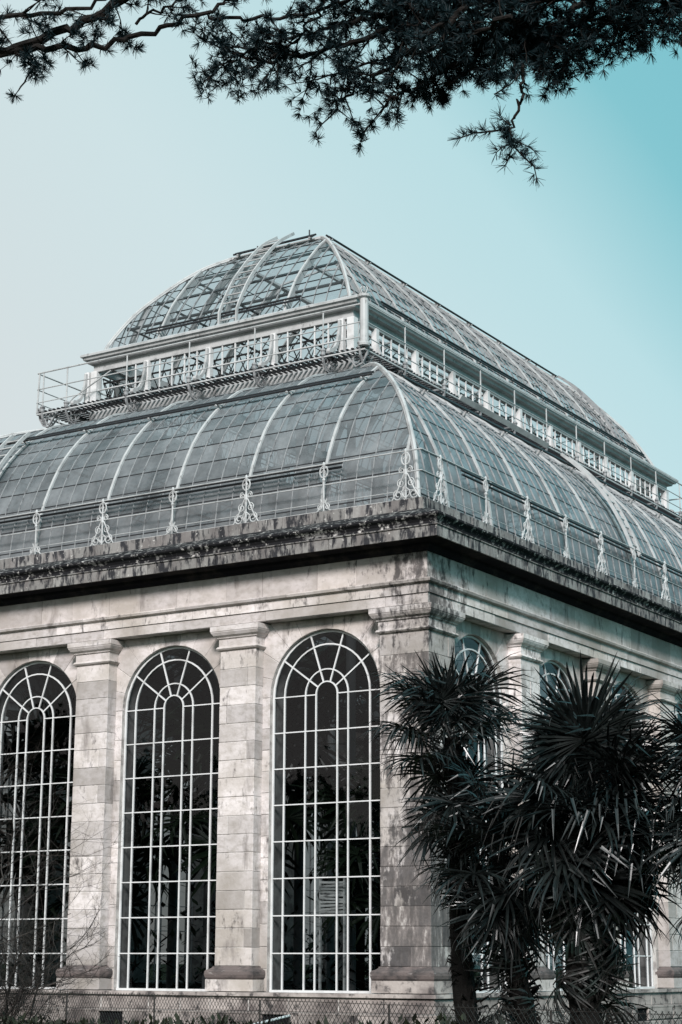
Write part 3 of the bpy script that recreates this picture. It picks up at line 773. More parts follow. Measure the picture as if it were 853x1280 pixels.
rail_post = MB().tube([(0, 0, 0), (0, 0, 1.04)], .02, 6).mesh('rail_post', 'weathered_white')
for side in range(4):
    for u in gal_pos(side) + ([SL(side) - 3.95, 4.0] if side == 0 else [4.0]):
        p = SP(side, u, 3.87, 15.02); link('bracket', BR[side], ga, p)
        if u != 4.0: link('rail_post', rail_post, ga, p)
cp = MB(); cp.tube([(0, 0, 0), (0, 0, .06), (0, 0, .10), (0, 0, 1.20), (0, 0, 1.24), (0, 0, 1.30), (0, 0, 1.31)], [.14, .14, .11, .105, .16, .17, .05], 12)
for i in range(6):
    a = 2 * pi * i / 6; cp.tube([(0, 0, 1.30), (.07 * cos(a), .07 * sin(a), 1.38), (.10 * cos(a), .10 * sin(a), 1.46), (.06 * cos(a), .06 * sin(a), 1.50)], .018, 5)
cpm = cp.mesh('corner_column', 'weathered_white', False)
for x, y in ((-3.90, 3.90), (-3.90, LEN - 3.90)): link('corner_column', cpm, ga, (x, y, 15.0))
for u in (2.3, 4.6): pass
# end stays of the walkway on its left corner
mb = MB(); xl = -W + tl(3.87)
mb.tube([(xl, 3.87, 14.95), (xl + .05, 3.87, 16.08)], .022, 6); mb.tube([(xl + 2.0, 4.5, 16.0), (xl + .8, 4.4, 15.4), (xl + .4, 4.3, 14.9), (xl + .7, 4.0, 14.6)], .02, 6)
mb.build('stay', 'weathered_white', ga)

# ------------------------------------------------------------ ladder rails clamped off the ribs
def double_rail(side, pf, s, off, u0, u1, parent, posts, name='ladder_rail'):
    t, z, nn = pf.at(s); al, ow = SD(side); up_ = ow * -nn[0] + V((0, 0, nn[1])); c = lambda u: SP(side, u, t, z) + up_ * off
    mb = MB(); dn = up_.cross(al).normalized()
    for q in (-.055, .055): mb.tube([c(u0) + dn * q, c(u1) + dn * q], .028, 6)
    mb.build(name, 'dark_metal', parent)
    for u in posts:
        if u0 <= u <= u1:
            b = MB(); b.tube([c(u) - up_ * (off - .04), c(u) - up_ * .03], .03, 6); b.tube([c(u) + dn * -.10 - up_ * .03, c(u) + dn * .12 - up_ * .03], .03, 6); b.build('rail_clamp', 'weathered_white', parent)
    return c
double_rail(0, lowP, lowP.s_of_t(.64), .20, 2.35, 16.2, lower, ribs_of(0))
double_rail(1, lowP, lowP.s_of_t(.64), .20, 2.35, 27.0, lower, ribs_of(1))
double_rail(0, lowP, lowP.s_of_t(2.25), .16, 2.60, 15.4, lower, ribs_of(0))
double_rail(1, lowP, lowP.s_of_t(2.25), .16, 2.70, 27.0, lower, ribs_of(1))
double_rail(0, topP, topP.s_of_t(5.08), .14, 6.45, 11.45, upper, ribs_of(0))
double_rail(1, topP, topP.s_of_t(5.08), .18, 6.45, 23.6, upper, ribs_of(1))
double_rail(0, topP, topP.len - .05, .14, 7.55, 10.25, upper, [7.7, 8.9, 10.1], 'crest_rail')
double_rail(1, topP, topP.len - .05, .14, 7.55, 21.9, upper, [7.7 + 2.02 * k for k in range(8)], 'crest_rail')
double_rail(2, topP, topP.len - .05, .14, 7.55, 10.25, upper, [7.7, 8.9, 10.1], 'crest_rail')
mb = MB()
for (x, y, h) in ((-7.9, 7.55, .28), (-9.6, 7.5, .15), (-7.55, 20.9, .2)): mb.tube([(x, y, 19.8), (x, y, 19.9 + h)], .02, 6)
mb.build('crest_rod', 'dark_metal', upper)

def ladder(side, pf, u, s0, s1, off, label, drop=0.0, wd=.56, top_ext=0, m='weathered_white', rung=.30, group='ladders resting on the glass roof'):
    al, ow = SD(side); n = 16
    pts, ups = curve(pf, side, u, s0, s1, off, n)
    root = empty('roof_ladder', pts[0], label, 'ladder', group)
    for sg in (-1, 1):
        mb = MB(); P = [p + al * sg * wd / 2 for p in pts]
        if drop: P = [P[0] - V((0, 0, drop))] + P; U2 = [ow] + ups
        else: U2 = list(ups)
        if top_ext: d = (P[-1] - P[-2]).normalized(); P.append(P[-1] + d * top_ext); U2.append(ups[-1])
        mb.strip(P, al, U2, .045, .085); mb.build('stringer', m, root)
    mesh = MB(); mesh.tube([al * (-wd / 2), al * (wd / 2)], .022, 5); me = mesh.mesh('rung', m)
    k = int((s1 - s0) / rung)
    for i in range(1, k):
        t, z, nn = pf.at(s0 + (s1 - s0) * i / k); p = SP(side, u, t, z) + (ow * -nn[0] + V((0, 0, nn[1]))) * (off + .03)
        link('rung', me, root, p)
    if drop:
        mb = MB(); q = pts[0] - V((0, 0, drop * .55)); mb.tube([q - al * wd / 2, q + al * wd / 2], .025, 6); mb.build('foot_bar', m, root)
    return root
ladder(0, topP, 8.62, topP.s_of_t(5.06), topP.len, .24, 'curved ladder over the hipped end of the upper dome, its foot above the white cornice', drop=.35, top_ext=.2)
ladder(0, lowP, 13.15, lowP.s_of_t(.8), lowP.s_of_t(2.3), .26, 'ladder on the lower glass slope hooked over its upper black rail')
ladder(1, lowP, 11.75, lowP.s_of_t(.62), lowP.s_of_t(2.5), .22, 'pale solid sided ladder against the long lower glass slope below the walkway', m='weathered_white', rung=.25, wd=.46)
ladder(1, topP, 21.85, topP.s_of_t(5.0), topP.len - .3, .10, 'ladder over the far hip of the upper dome, reaching the crest', wd=.45, m='bar_paint')
# folded plank lying along the walkway bracket ends
pk = MB(); a = SP(1, 6.9, 3.45, 14.62); b = SP(1, 11.6, 2.55, 14.05)
pk.strip([SP(1, 7.4, 3.2, 14.55), SP(1, 11.5, 2.75, 14.2)], V((.6, 0, .8)), V((.8, 0, -.6)), .14, .05)
tag(pk.build('roof_plank', 'weathered_white', loc=tuple(SP(1, 9, 3, 14.3))), 'long pale plank lying on the lower glass roof just under the walkway', 'plank')

# ------------------------------------------------------------ parapet railing with wrought scrolls
pr = bpy.data.objects.new('parapet_railing', None); col.objects.link(pr); pr.parent = house; pr.location = V((0, 0, 9.95)) - origin(house)
def spiral(mb, al, cx, cz, r, turns, start, hand, rad=.013):
    z = V((0, 0, 1)); pts = []
    n = int(12 * turns)
    for i in range(n + 1):
        a = start + hand * 2 * pi * i / 12; q = r * (1 - .80 * i / n); pts.append(al * (cx + q * cos(a)) + z * (cz + q * sin(a)))
    mb.tube(pts, rad, 5, True)
def scroll_mesh(side, big):
    al, ow = SD(side); z = V((0, 0, 1)); mb = MB()
    mb.tube([z * 0, z * 1.02], .020, 6)
    mb.tube([z * 1.0, z * 1.06, z * 1.10, z * 1.13], [.02, .035, .03, .005], 6)
    n = 14
    mb.tube([al * (.10 * sin(2 * pi * i / n)) + z * (.90 - .13 * cos(2 * pi * i / n)) for i in range(n + 1)], .017, 5, False)
    spiral(mb, al, 0, .90, .05, 1.0, 0, 1)
    if big:
        for sg in (-1, 1):
            spiral(mb, al, sg * .19, .13, .125, 1.6, pi / 2, -sg * 1)
            spiral(mb, al, sg * .12, .38, .095, 1.6, pi / 2, -sg * 1)
            spiral(mb, al, sg * .095, .66, .075, 1.5, pi / 2, -sg * 1)
            mb.tube([al * sg * .34 + z * .02, al * sg * .30 + z * .08, al * sg * .19 + z * .255, al * sg * .10 + z * .46, al * sg * .05 + z * .56, z * .60], .017, 5)
            mb.tube([z * .05, al * sg * .08 + z * .12, al * sg * .10 + z * .20, z * .28], .015, 5)
        mb.tube([z * .50, z * .56, z * .64, z * .70], [.02, .045, .04, .02], 6)
        mb.tube([al * -.30 + z * .01, al * .30 + z * .01], .02, 5)
    else:
        for sg in (-1, 1):
            spiral(mb, al, sg * .09, .12, .07, 1.4, pi / 2, -sg)
            mb.tube([al * sg * .18 + z * .02, al * sg * .13 + z * .06, al * sg * .05 + z * .20, z * .30], .016, 5)
            mb.tube([al * sg * .08 + z * .30, al * sg * .05 + z * .23, z * .20], .015, 5)
        mb.tube([z * .68, z * .72, z * .76], [.02, .04, .02], 6)
    return mb.mesh('scroll_stanchion' if big else 'slim_stanchion', 'iron_paint')
SCR = [[scroll_mesh(s, b) for b in (False, True)] for s in range(4)]
for side, u0, st, n in ((0, .68, 2.04, 9), (1, 1.12, 2.06, 14), (2, .68, 2.04, 9), (3, 1.12, 2.06, 14)):
    for k in range(n):
        big = (k % 2 == 0); link('scroll_stanchion' if big else 'slim_stanchion', SCR[side][big], pr, SP(side, u0 + st * k, .30, 9.95))
for z, r, nm in ((11.02, .016, 'top_rail'), (10.56, .014, 'middle_rail'), (10.16, .009, 'foot_rail')):
    tl_ring(nm, .30, z, r, 'weathered_white', pr)

# ------------------------------------------------------------ inside the glasshouse
MB().box(-W + .9, -.9, .9, LEN - .9, -.9, -.8).build('floor', 'interior_floor', house)
colm = MB().tube([(0, 0, 0), (0, 0, .3), (0, 0, .35), (0, 0, 14.3), (0, 0, 14.6), (0, 0, 15.8)], [.22, .22, .13, .11, .18, .18], 12).mesh('column', 'interior_paint', True)
for x in (-4.85, -8.9, -13.0):
    for y in (4.85, 8.8, 12.8, 16.8, 20.8, 24.8): link('column', colm, house, (x, y, -.8))
ledge(MB(), [(4.80, 14.6), (4.80, 14.98), (4.92, 14.98), (4.92, 14.6)]).build('inner_girder', 'interior_paint', house)
# pale slatted screen standing behind the third window
sl = empty('slatted_screen', (-2.75, .75, 1.50), 'small pale slatted screen behind the arched window nearest the corner pier', 'screen')
sm = MB().box(-.30, .30, -.02, .02, -.022, .022).mesh('slat', 'pale_slats')
for i in range(11):
    link('slat', sm, sl, (-2.75 + rs.uniform(-.02, .02), .75, 1.52 + i * .066), (rs.uniform(-.2, .5), rs.uniform(-.08, .08), 0))
MB().box(-3.06, -3.03, .73, .79, -.8, 2.26).build('post', 'pale_slats', sl); MB().box(-2.47, -2.44, .73, .79, -.8, 2.26).build('post', 'pale_slats', sl)

# ------------------------------------------------------------ palms
def fan_mesh(seed, R0, nseg=44, droop=.25, spread=300, name='frond', m='palm_leaf', wseg=.018, pet=.8, fold=1.0):
    """palmate leaf: petiole along +X from the origin, blade of many folded strips round its end"""
    rg = random.Random(seed); mb = MB()
    mb.tube([(0, 0, 0), (pet * .5, 0, .02), (pet, 0, -.0)], [.020, .014, .010], 5)
    hub = V((pet, 0, 0))
    for i in range(nseg):
        a = R(-spread / 2 + spread * (i + .5) / nseg) + rg.gauss(0, .03); el = rg.gauss(.10, .10) + .10 * abs(sin(a * 1.5))
        l = R0 * (1 - .22 * (abs(a) / pi) ** 2) * rg.uniform(.82, 1.06)
        d = V((cos(a) * cos(el), sin(a) * cos(el), sin(el)))
        sdv = V((-sin(a), cos(a), 0)); nn = d.cross(sdv)
        k = 5; kink = rg.random() < .45; kp = rg.uniform(.45, .75); pos = hub.copy(); dirv = d.copy(); ctr = []; wid = []
        dr = droop * rg.uniform(.4, 1.8)
        for j in range(k + 1):
            f = j / k
            ctr.append(pos.copy()); wid.append(wseg * R0 * (.35 + 1.0 * min(1, f * 2.2)) * (1 - f ** 3) + .0015)
            dirv = (dirv + V((0, 0, -1)) * dr * (.12 + f * .5)).normalized()
            if kink and f >= kp: dirv = (dirv + V((0, 0, -1)) * 1.6).normalized(); kink = False
            pos = pos + dirv * (l / k)
        vs = []
        for p, w_ in zip(ctr, wid): vs += [p + sdv * w_ + nn * w_ * .55 * fold, p, p - sdv * w_ + nn * w_ * .55 * fold]
        fs = []
        for j in range(k): b = j * 3; fs += [(b, b + 3, b + 4, b + 1), (b + 1, b + 4, b + 5, b + 2)]
        mb.add(vs, fs)
    return mb.mesh(name, m)
FAN = [fan_mesh(20 + i, .86, 42, (.25, .45, .7, .5)[i % 4], pet=.46 + .1 * (i % 3)) for i in range(6)]
DEAD = [fan_mesh(40 + i, .66, 28, 1.4, 260, 'dead_frond', 'dry_palm_leaf', pet=.5) for i in range(3)]
def orient(d, roll, rg):
    """rotation putting +X along d"""
    x = d.normalized(); z = V((0, 0, 1)) - x * x.z
    z = z.normalized() if z.length > 1e-3 else V((1, 0, 0)); y = z.cross(x)
    Mx = Matrix((x, y, z)).transposed()
    return (Mx @ Matrix.Rotation(roll, 3, 'X') @ Matrix.Rotation(rg.gauss(0, .2), 3, 'Y')).to_euler()
def palm(base, top, label, seed, n_up, n_low, n_dead, scale, dead_to, trunk_r=.16, group='fan palms in front of the glasshouse', fans=None, name='fan_palm', hang=()):
    rg = random.Random(seed); fans = fans or FAN
    root = empty(name, base, label, 'palm', group); base, top = V(base), V(top)
    mb = MB(); n = 22; pts = []; rr = []
    for i in range(n + 1):
        f = i / n; p = base.lerp(top, f) + V((sin(f * 3 + seed) * .10 * f * (1 - f) * 4, cos(f * 2 + seed) * .06, 0)) * 1.0; p.z = base.z + (top.z - base.z) * f
        pts.append(p); rr.append(trunk_r * (1.12 - .25 * f) * rg.uniform(.93, 1.07))
    mb.tube(pts, rr, 12)
    # fibre and old leaf bases
    for i in range(260):
        f = rg.random(); p = base.lerp(top, f); a = rg.uniform(0, 2 * pi); d = V((cos(a), sin(a), rg.uniform(.2, 1.0)))
        q = p + V((cos(a), sin(a), 0)) * trunk_r * .9; t = q + d.normalized() * rg.uniform(.06, .20); mb.tube([q, t, t + V((cos(a) * .03, sin(a) * .03, -.06))], [.022, .014, .003], 4)
    mb.build('trunk', 'palm_bark', root)
    for i in range(n_up):
        a = i * 2.39996 + rg.uniform(-.3, .3); el = R(85 - 75 * (i / n_up) ** .8 + rg.uniform(-12, 12))
        d = V((cos(a) * cos(el), sin(a) * cos(el), sin(el))); s = scale * rg.uniform(.85, 1.1)
        o = link('frond', fans[rg.randrange(len(fans))], root, top + V((0, 0, rg.uniform(-.05, .15))), orient(d, rg.gauss(0, .25), rg)); o.scale = (s, s, s)
    for i in range(n_low):
        a = i * 2.39996 + 1 + rg.uniform(-.3, .3); el = R(5 - 65 * (i / n_low) + rg.uniform(-12, 12))
        d = V((cos(a) * cos(el), sin(a) * cos(el), sin(el))); s = scale * rg.uniform(.85, 1.1); p = top.lerp(base, .22 * i / n_low * rg.uniform(.3, 1))
        o = link('frond', fans[rg.randrange(len(fans))], root, p, orient(d, rg.gauss(0, .35), rg)); o.scale = (s, s, s)
    for i in range(n_dead):
        a = i * 2.39996 + 2; f = dead_to * rg.random(); el = R(rg.uniform(-85, -35)); d = V((cos(a) * cos(el), sin(a) * cos(el), sin(el))); p = top.lerp(base, .08 + f)
        s = scale * rg.uniform(.8, 1.05)
        o = link('dead_frond', DEAD[rg.randrange(3)], root, p, orient(d, rg.gauss(0, .5), rg)); o.scale = (s, s, s)
    return root
def gp(px, py, d):
    p = at(px, py, d); return p
tA = gp(562, 922, 24.2); bA = gp(598, 1290, 24.2); bA.z = GZ
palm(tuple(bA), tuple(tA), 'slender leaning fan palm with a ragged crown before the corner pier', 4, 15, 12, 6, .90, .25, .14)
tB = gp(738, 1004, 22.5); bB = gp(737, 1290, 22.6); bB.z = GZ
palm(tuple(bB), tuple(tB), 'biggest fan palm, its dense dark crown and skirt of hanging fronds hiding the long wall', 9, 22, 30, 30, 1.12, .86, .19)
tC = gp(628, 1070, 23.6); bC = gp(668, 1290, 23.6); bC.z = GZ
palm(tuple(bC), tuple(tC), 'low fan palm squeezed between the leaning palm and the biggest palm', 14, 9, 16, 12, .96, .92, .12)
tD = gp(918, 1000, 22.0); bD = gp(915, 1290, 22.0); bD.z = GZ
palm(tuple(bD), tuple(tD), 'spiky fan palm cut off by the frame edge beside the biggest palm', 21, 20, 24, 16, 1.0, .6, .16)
INL = ['indoor palm behind the window nearest the corner pier', 'indoor palm behind the middle of the three whole arched windows', 'indoor palm behind the pilaster between the two windows farthest from the corner', 'tall indoor palm in the middle of the house', 'tallest indoor palm, deep behind the middle window', 'indoor palm behind the long wall, near the biggest fan palm', 'indoor palm far along the long wall', 'indoor palm behind the window cut by the frame edge']
INF = [fan_mesh(60 + i, 1.3, 22, .3, pet=1.2, wseg=.03, m='indoor_leaf') for i in range(3)]
for k, (x, y, h, s) in enumerate(((-3.4, 3.6, 3.2, 1.0), (-7.4, 3.2, 4.6, 1.2), (-11.2, 3.4, 3.6, 1.1), (-6.2, 7.4, 6.4, 1.5), (-10.8, 8.2, 7.2, 1.5), (-3.6, 9.5, 4.4, 1.2), (-3.2, 15, 4.6, 1.2), (-14.5, 5.0, 4.8, 1.3))):
    palm((x, y, -.8), (x + .3, y, h), INL[k], 70 + k, 16, 10, 0, s, 0, .16, 'palms growing inside the glasshouse', INF, 'indoor_palm')
# low indoor planting as a dark mass
rg = random.Random(31); mb = MB()
for i in range(9000):
    x = rg.uniform(-W + 1.3, -1.3); y = rg.uniform(1.4, LEN - 1.5)
    if 4.6 < y < LEN - 4.6 and rg.random() < .4: continue
    z = -.8 + (rg.random() ** 1.3) * (2.6 + 1.3 * sin(x * 1.7) * cos(y)); a = rg.uniform(0, 2 * pi); l = rg.uniform(.15, .5); d = V((cos(a), sin(a), rg.uniform(-.6, .9))) * l; s_ = V((-sin(a), cos(a), 0)) * l * .16; p = V((x, y, z))
    mb.add([p, p + d * .5 + s_, p + d, p + d * .5 - s_], [(0, 1, 2, 3)])
tag(mb.build('indoor_planting', 'indoor_leaf'), 'dark leafy planting filling the glasshouse floor behind the arched windows', 'plants', kind='stuff')

# ------------------------------------------------------------ cedar boughs overhead
cedar = empty('cedar_tree', (15.0, -34.0, GZ), 'dark needled conifer whose boughs hang across the top of the sky', 'tree')
rg = random.Random(77); needles = MB(); boughs = MB(); twigs = MB()
def tuft(p, d, size=.034, n=17):
    d = d.normalized(); a = d.orthogonal().normalized(); b = d.cross(a)
    for i in range(n):
        t = rg.uniform(0, 2 * pi); sp = rg.uniform(.2, 1.2); q = (d * cos(sp) + (a * cos(t) + b * sin(t)) * sin(sp)) * size * rg.uniform(.7, 1.2)
        s_ = q.cross(V((rg.uniform(-1, 1), rg.uniform(-1, 1), rg.uniform(-1, 1)))).normalized() * .0014
        needles.add([p - s_, p + s_, p + q + s_ * .4, p + q - s_ * .4], [(0, 1, 2, 3)])
def shoot(p, d, l, r, level):
    """a wandering shoot with spur tufts and side shoots"""
    n = max(3, int(l / .035)); pts = [p.copy()]; q = p.copy(); d = d.normalized()
    for i in range(n):
        d = (d + V((rg.gauss(0, .11), rg.gauss(0, .11), rg.gauss(-.01, .11)))).normalized(); q = q + d * (l / n); pts.append(q.copy())
        if level == 0 and rg.random() < .8 and i > 0: shoot(q, (d + V((rg.gauss(0, .8), rg.gauss(0, .8), rg.gauss(0, .8)))), l * rg.uniform(.25, .5), r * .6, 1)
        if level >= 1 or rg.random() < .5:
            o = V((rg.gauss(0, 1), rg.gauss(0, 1), rg.gauss(0, 1))).normalized(); tuft(q + o * .004, o + d * .4)
    twigs.tube(pts, [r * (1 - .6 * i / n) for i in range(n + 1)], 4)
    tuft(pts[-1], d, .030, 16)
def bough(P, r0, r1, dens, spread=.5, length=.22, start=0.0):
    """P = [(px, py, distance)] main line; shoots leave it along its length"""
    pts = [at(*p) for p in P]; Q = []
    for a, b in zip(pts, pts[1:]):
        for i in range(6): Q.append(a.lerp(b, i / 6))
    Q.append(pts[-1]); k = len(Q)
    for i in range(1, k - 1): Q[i] = Q[i] + V((rg.gauss(0, .008), rg.gauss(0, .008), rg.gauss(0, .008)))
    boughs.tube(Q, [r0 + (r1 - r0) * i / (k - 1) for i in range(k)], 7)
    ln = sum((b - a).length for a, b in zip(Q, Q[1:])); n = int(ln * dens * 1.2)
    for j in range(n):
        f = start + (1 - start) * rg.random(); i = min(int(f * (k - 1)), k - 2); p = Q[i].lerp(Q[i + 1], f * (k - 1) - i); d = (Q[i + 1] - Q[i]).normalized()
        o = V((rg.gauss(0, 1), rg.gauss(0, 1), rg.gauss(0, 1))); o = (o - d * o.dot(d)).normalized()
        shoot(p, d * .7 + o * rg.uniform(.5, 1.2), length * rg.uniform(.5, 1.25), .0035, 0)
    shoot(Q[-1], (Q[-1] - Q[-3]), length, r1, 0)
D = 7.0
# left: heavy limb rising to the right, with a thinner one below it
bough([(-60, 88, D + .3), (20, 62, D + .2), (90, 34, D), (150, 4, D), (200, -34, D)], .020, .012, 13, length=.11)
bough([(-40, 30, D), (40, 18, D), (110, 8, D), (170, -15, D)], .010, .006, 20, length=.16)
bough([(-30, 58, D + .2), (60, 62, D), (130, 56, D), (200, 36, D), (262, 14, D), (300, -6, D)], .014, .006, 11, length=.09)
bough([(5, 62, D), (36, 72, D), (40, 90, D), (26, 108, D)], .005, .003, 8, length=.05)
bough([(262, 22, D), (330, 24, D), (390, 14, D), (450, -5, D)], .007, .006, 10, length=.07)
bough([(170, 30, D), (200, 10, D), (240, -10, D)], .006, .004, 14, length=.12)
# right: dense hanging mass
for (P, r0, r1, dn, ln) in (
    ([(900, -30, D), (760, -10, D - .1), (620, 0, D), (500, -8, D + .1), (430, -30, D)], .026, .018, 42, .22),
    ([(640, -20, D + .2), (560, 12, D), (480, 40, D), (400, 66, D), (340, 76, D), (290, 66, D)], .016, .004, 24, .16),
    ([(600, -10, D), (540, 40, D - .2), (490, 80, D), (450, 108, D), (422, 136, D)], .014, .004, 26, .12),
    ([(700, -20, D - .2), (640, 30, D), (590, 70, D), (540, 100, D), (500, 118, D), (480, 134, D)], .014, .004, 28, .12),
    ([(760, -20, D + .2), (700, 30, D), (650, 56, D), (600, 80, D), (560, 102, D)], .014, .004, 28, .11),
    ([(860, -20, D), (800, 4, D), (740, 20, D), (700, 40, D), (660, 60, D), (640, 72, D)], .012, .003, 28, .11),
    ([(900, -10, D + .1), (850, 14, D), (800, 32, D), (760, 44, D), (725, 54, D), (700, 64, D)], .010, .003, 24, .10),
    ([(560, -20, D), (500, 10, D + .1), (440, 30, D), (380, 44, D), (330, 56, D), (288, 76, D)], .012, .003, 22, .13),
    ([(640, 20, D - .3), (560, 55, D), (500, 72, D), (440, 86, D), (400, 98, D)], .009, .003, 24, .13),
    ([(420, -20, D), (395, 20, D), (372, 50, D), (345, 70, D)], .007, .003, 20, .11),
    ([(520, -30, D), (600, 20, D), (680, 36, D), (760, 20, D), (840, 6, D)], .010, .004, 30, .15),
    ([(460, -20, D), (540, 20, D), (620, 45, D), (700, 50, D)], .010, .004, 55, .17),
    ([(440, 10, D + .2), (540, 34, D + .1), (640, 56, D + .2), (740, 40, D + .2), (860, 0, D)], .010, .004, 45, .16),
    ([(900, 10, D), (830, 4, D), (770, -6, D)], .010, .004, 45, .16)):
    bough(P, r0, r1, dn, length=ln)
# the sprig that hangs lowest
bough([(655, 80, D - .2), (653, 110, D - .2), (646, 140, D - .2), (637, 160, D - .2)], .0065, .0048, 1, length=.03)
def sprig(P, r0, r1, step=.011):
    pts = [at(*p) for p in P]; twigs.tube(pts, [r0 + (r1 - r0) * i / (len(pts) - 1) for i in range(len(pts))], 5)
    for a, b in zip(pts, pts[1:]):
        n = max(1, int((b - a).length / step))
        for i in range(n):
            o = V((rg.gauss(0, 1), rg.gauss(0, 1), rg.gauss(0, 1))).normalized(); p = a.lerp(b, i / n); tuft(p + o * .006, o + (b - a).normalized() * .3, .042, 15)
    tuft(pts[-1], pts[-1] - pts[-2], .042, 14)
DS = D - .2
sprig([(637, 160, DS), (615, 164, DS), (592, 166, DS), (574, 173, DS)], .0045, .002)
sprig([(637, 160, DS), (640, 180, DS), (655, 196, DS), (668, 208, DS), (671, 222, DS)], .0045, .002)
sprig([(640, 178, DS), (650, 178, DS), (662, 184, DS), (668, 188, DS)], .003, .002)
sprig([(640, 178, DS), (628, 184, DS), (621, 190, DS)], .003, .002)
sprig([(640, 186, DS), (636, 198, DS), (632, 206, DS)], .003, .002)
sprig([(640, 156, DS), (630, 150, DS), (626, 144, DS)], .003, .002)
sprig([(618, 118, DS), (640, 104, DS), (650, 92, DS)], .003, .002)
sprig([(692, 106, D), (702, 92, D), (706, 78, D)], .003, .002, .05)
sprig([(814, 64, D), (813, 50, D), (814, 34, D)], .003, .002, .05)
lt = at(-220, 160, 7.6)
boughs.tube([(15.0, -34.0, GZ - .2), (14.6, -33.2, .5), (13.4, -30.6, 2.4), (12.9, -28.6, 3.6), tuple(at(-60, 95, D + .3))], [.30, .26, .12, .06, .03], 10)
boughs.tube([(14.6, -33.2, .5), (15.0, -33.0, 3.5), (15.4, -32.6, 7.0), (15.8, -32.4, 11.0)], [.24, .2, .14, .04], 10)
boughs.tube([(15.0, -33.0, 3.7), (15.6, -29.6, 4.9), tuple(at(500, -120, D)), tuple(at(560, -20, D))], [.10, .06, .03, .012], 8)
boughs.tube([(15.3, -32.8, 4.6), (17.2, -29.0, 5.0), tuple(at(950, -60, D)), tuple(at(900, -30, D))], [.09, .05, .035, .026], 8)
boughs.build('trunk', 'cedar_bark', cedar); twigs.build('twigs', 'cedar_bark', cedar)['kind'] = 'stuff'
needles.build('needles', 'needle', cedar)['kind'] = 'stuff'

# ------------------------------------------------------------ bare shrub at the left, fence, hedge
def bare_shrub(base, h, seed, label, group=None, n0=9, lean=0.0):
    rg = random.Random(seed); root = empty('bare_shrub', base, label, 'shrub', group); mb = MB(); tw = MB()
    def grow(p, d, l, r, lv):
        n = 5; pts = [p]; q = p
        for i in range(n): d = (d + V((rg.gauss(0, .16), rg.gauss(0, .16), rg.gauss(.03, .14)))).normalized(); q = q + d * (l / n); pts.append(q)
        (mb if lv < 2 else tw).tube(pts, [r * (1 - .6 * i / n) for i in range(n + 1)], 5 if lv < 2 else 3, False)
        if lv < 4:
            for i in range((6, 6, 5, 4)[lv]):
                f = rg.uniform(.25, 1); k = min(int(f * n), n - 1); pp = pts[k].lerp(pts[k + 1], f * n - k)
                dd = (d * .7 + V((rg.gauss(0, .7), rg.gauss(0, .7), rg.gauss(.15, .5)))).normalized(); grow(pp, dd, l * rg.uniform(.35, .62), r * .5, lv + 1)
    for i in range(n0):
        a = 2 * pi * i / n0; grow(V(base) + V((cos(a) * .12, sin(a) * .12, 0)), V((cos(a) * .24 + lean, sin(a) * .24, 1)), h * rg.uniform(.45, .7), .020, 0)
    mb.build('stem', 'twig', root); tw.build('twigs', 'twig', root)['kind'] = 'stuff'
b = at(-14, 1290, 27.5); b.z = GZ
bare_shrub(tuple(b), 3.0, 5, 'leafless twiggy shrub standing before the leftmost arched window', n0=14)
b = at(-100, 1290, 26.0); b.z = GZ
bare_shrub(tuple(b), 6.6, 8, 'taller bare shrub at the edge of view with twigs reaching the entablature', n0=5)

fa, fb = V((-9.5, -6.9, 0)), V((18, -19.5, 0)); fa.z = fb.z = GZ
fd = (fb - fa).normalized(); FL = (fb - fa).length
fence = empty('chain_link_fence', tuple(fa), 'low chain link fence on thin posts running in front of the stone base', 'fence')
FT = 1.33
pm_ = MB().tube([(0, 0, 0), (0, 0, FT - .03)], .012, 6).mesh('post', 'wire')
s = .9
while s < FL: link('post', pm_, fence, fa + fd * s); s += 2.6
mb = MB(); pitch = .078; n = int(FL / pitch); r = .0032
for fam in (1, -1):
    for i in range(-16, n):
        s0 = i * pitch; s1 = s0 + FT * .95; z0, z1 = (0.05, FT)
        a_, b_ = (s0, s1) if fam > 0 else (s1, s0)
        if s0 < 0 or s1 > FL: continue
        p0 = fa + fd * a_ + V((0, 0, z0)); p1 = fa + fd * b_ + V((0, 0, z1)); mb.tube([p0, p1], r, 3, False)
for z in (.06, FT * .98): mb.tube([fa + V((0, 0, z)), fb + V((0, 0, z))], .004, 4)
mb.build('wire_mesh', 'wire', fence)['kind'] = 'stuff'
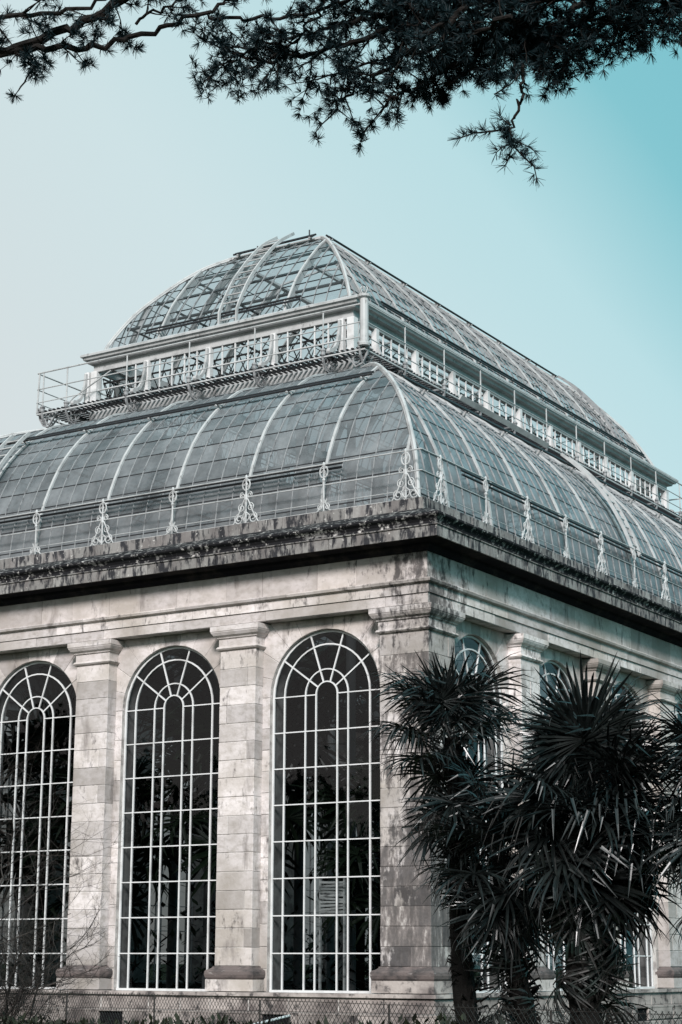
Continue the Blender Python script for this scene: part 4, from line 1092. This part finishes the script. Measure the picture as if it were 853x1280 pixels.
# handrail, thin pale bar near the bottom
hp0, hp1 = at(318, 1281, 28.3), at(362, 1270, 29.5)
hr = empty('handrail', (hp0.x, hp0.y, GZ), 'thin pale sloping handrail bar in front of the stone base', 'handrail')
MB().tube([hp0 - (hp1 - hp0) * .6, hp1], .02, 6).build('bar', 'white_paint', hr)
MB().tube([(hp1.x, hp1.y, GZ), tuple(hp1)], .02, 6).build('post', 'wire', hr)
# hedge as a dark ragged mass below the fence line
rg = random.Random(91); mb = MB()
for i in range(42000):
    s = rg.uniform(-1, FL + 1); f = rg.gauss(0, .30); top_ = 0.72 + .26 * min(1, max(0, (s - 9) / 12)) + .04 * sin(s * 1.3) + .03 * sin(s * 3.1 + 1); z = GZ + (rg.random() ** .6) * (top_ + .18 * rg.random())
    p = fa + fd * s + V((fd.y, -fd.x, 0)) * (.45 + f); p.z = z
    a = rg.uniform(0, 2 * pi); l = rg.uniform(.05, .13); d = V((cos(a) * .6, sin(a) * .6, rg.uniform(.0, 1.2))) * l; s_ = V((-sin(a), cos(a), 0)) * l * .22
    mb.add([p, p + d * .5 + s_, p + d, p + d * .5 - s_], [(0, 1, 2, 3)])
tag(mb.build('ground_cover', 'hedge_leaf'), 'dark ragged ground cover along the foot of the fence', 'plants', kind='stuff')
# ------------------------------------------------------------ belt of trees added behind the viewer to darken the window reflections
mb = MB(); rg = random.Random(17)
for i in range(9000):
    a = rg.uniform(R(150), R(330)); rr_ = rg.uniform(52, 64); h = 10 + 2 * sin(a * 9) + 2 * sin(a * 23)
    x = 5 + cos(a) * rr_; y = -12 + sin(a) * rr_; z = GZ + rg.random() * h; l = rg.uniform(.8, 2.2)
    d = V((rg.gauss(0, 1), rg.gauss(0, 1), rg.gauss(0, 1))).normalized() * l; e = d.orthogonal().normalized() * l * .6; p = V((x, y, z))
    mb.add([p - d, p - e, p + d, p + e], [(0, 1, 2, 3)])
tag(mb.build('added_tree_belt', 'far_leaf'), 'dark belt of trees added out of view, darkening reflections in the arched windows', 'trees', kind='stuff')
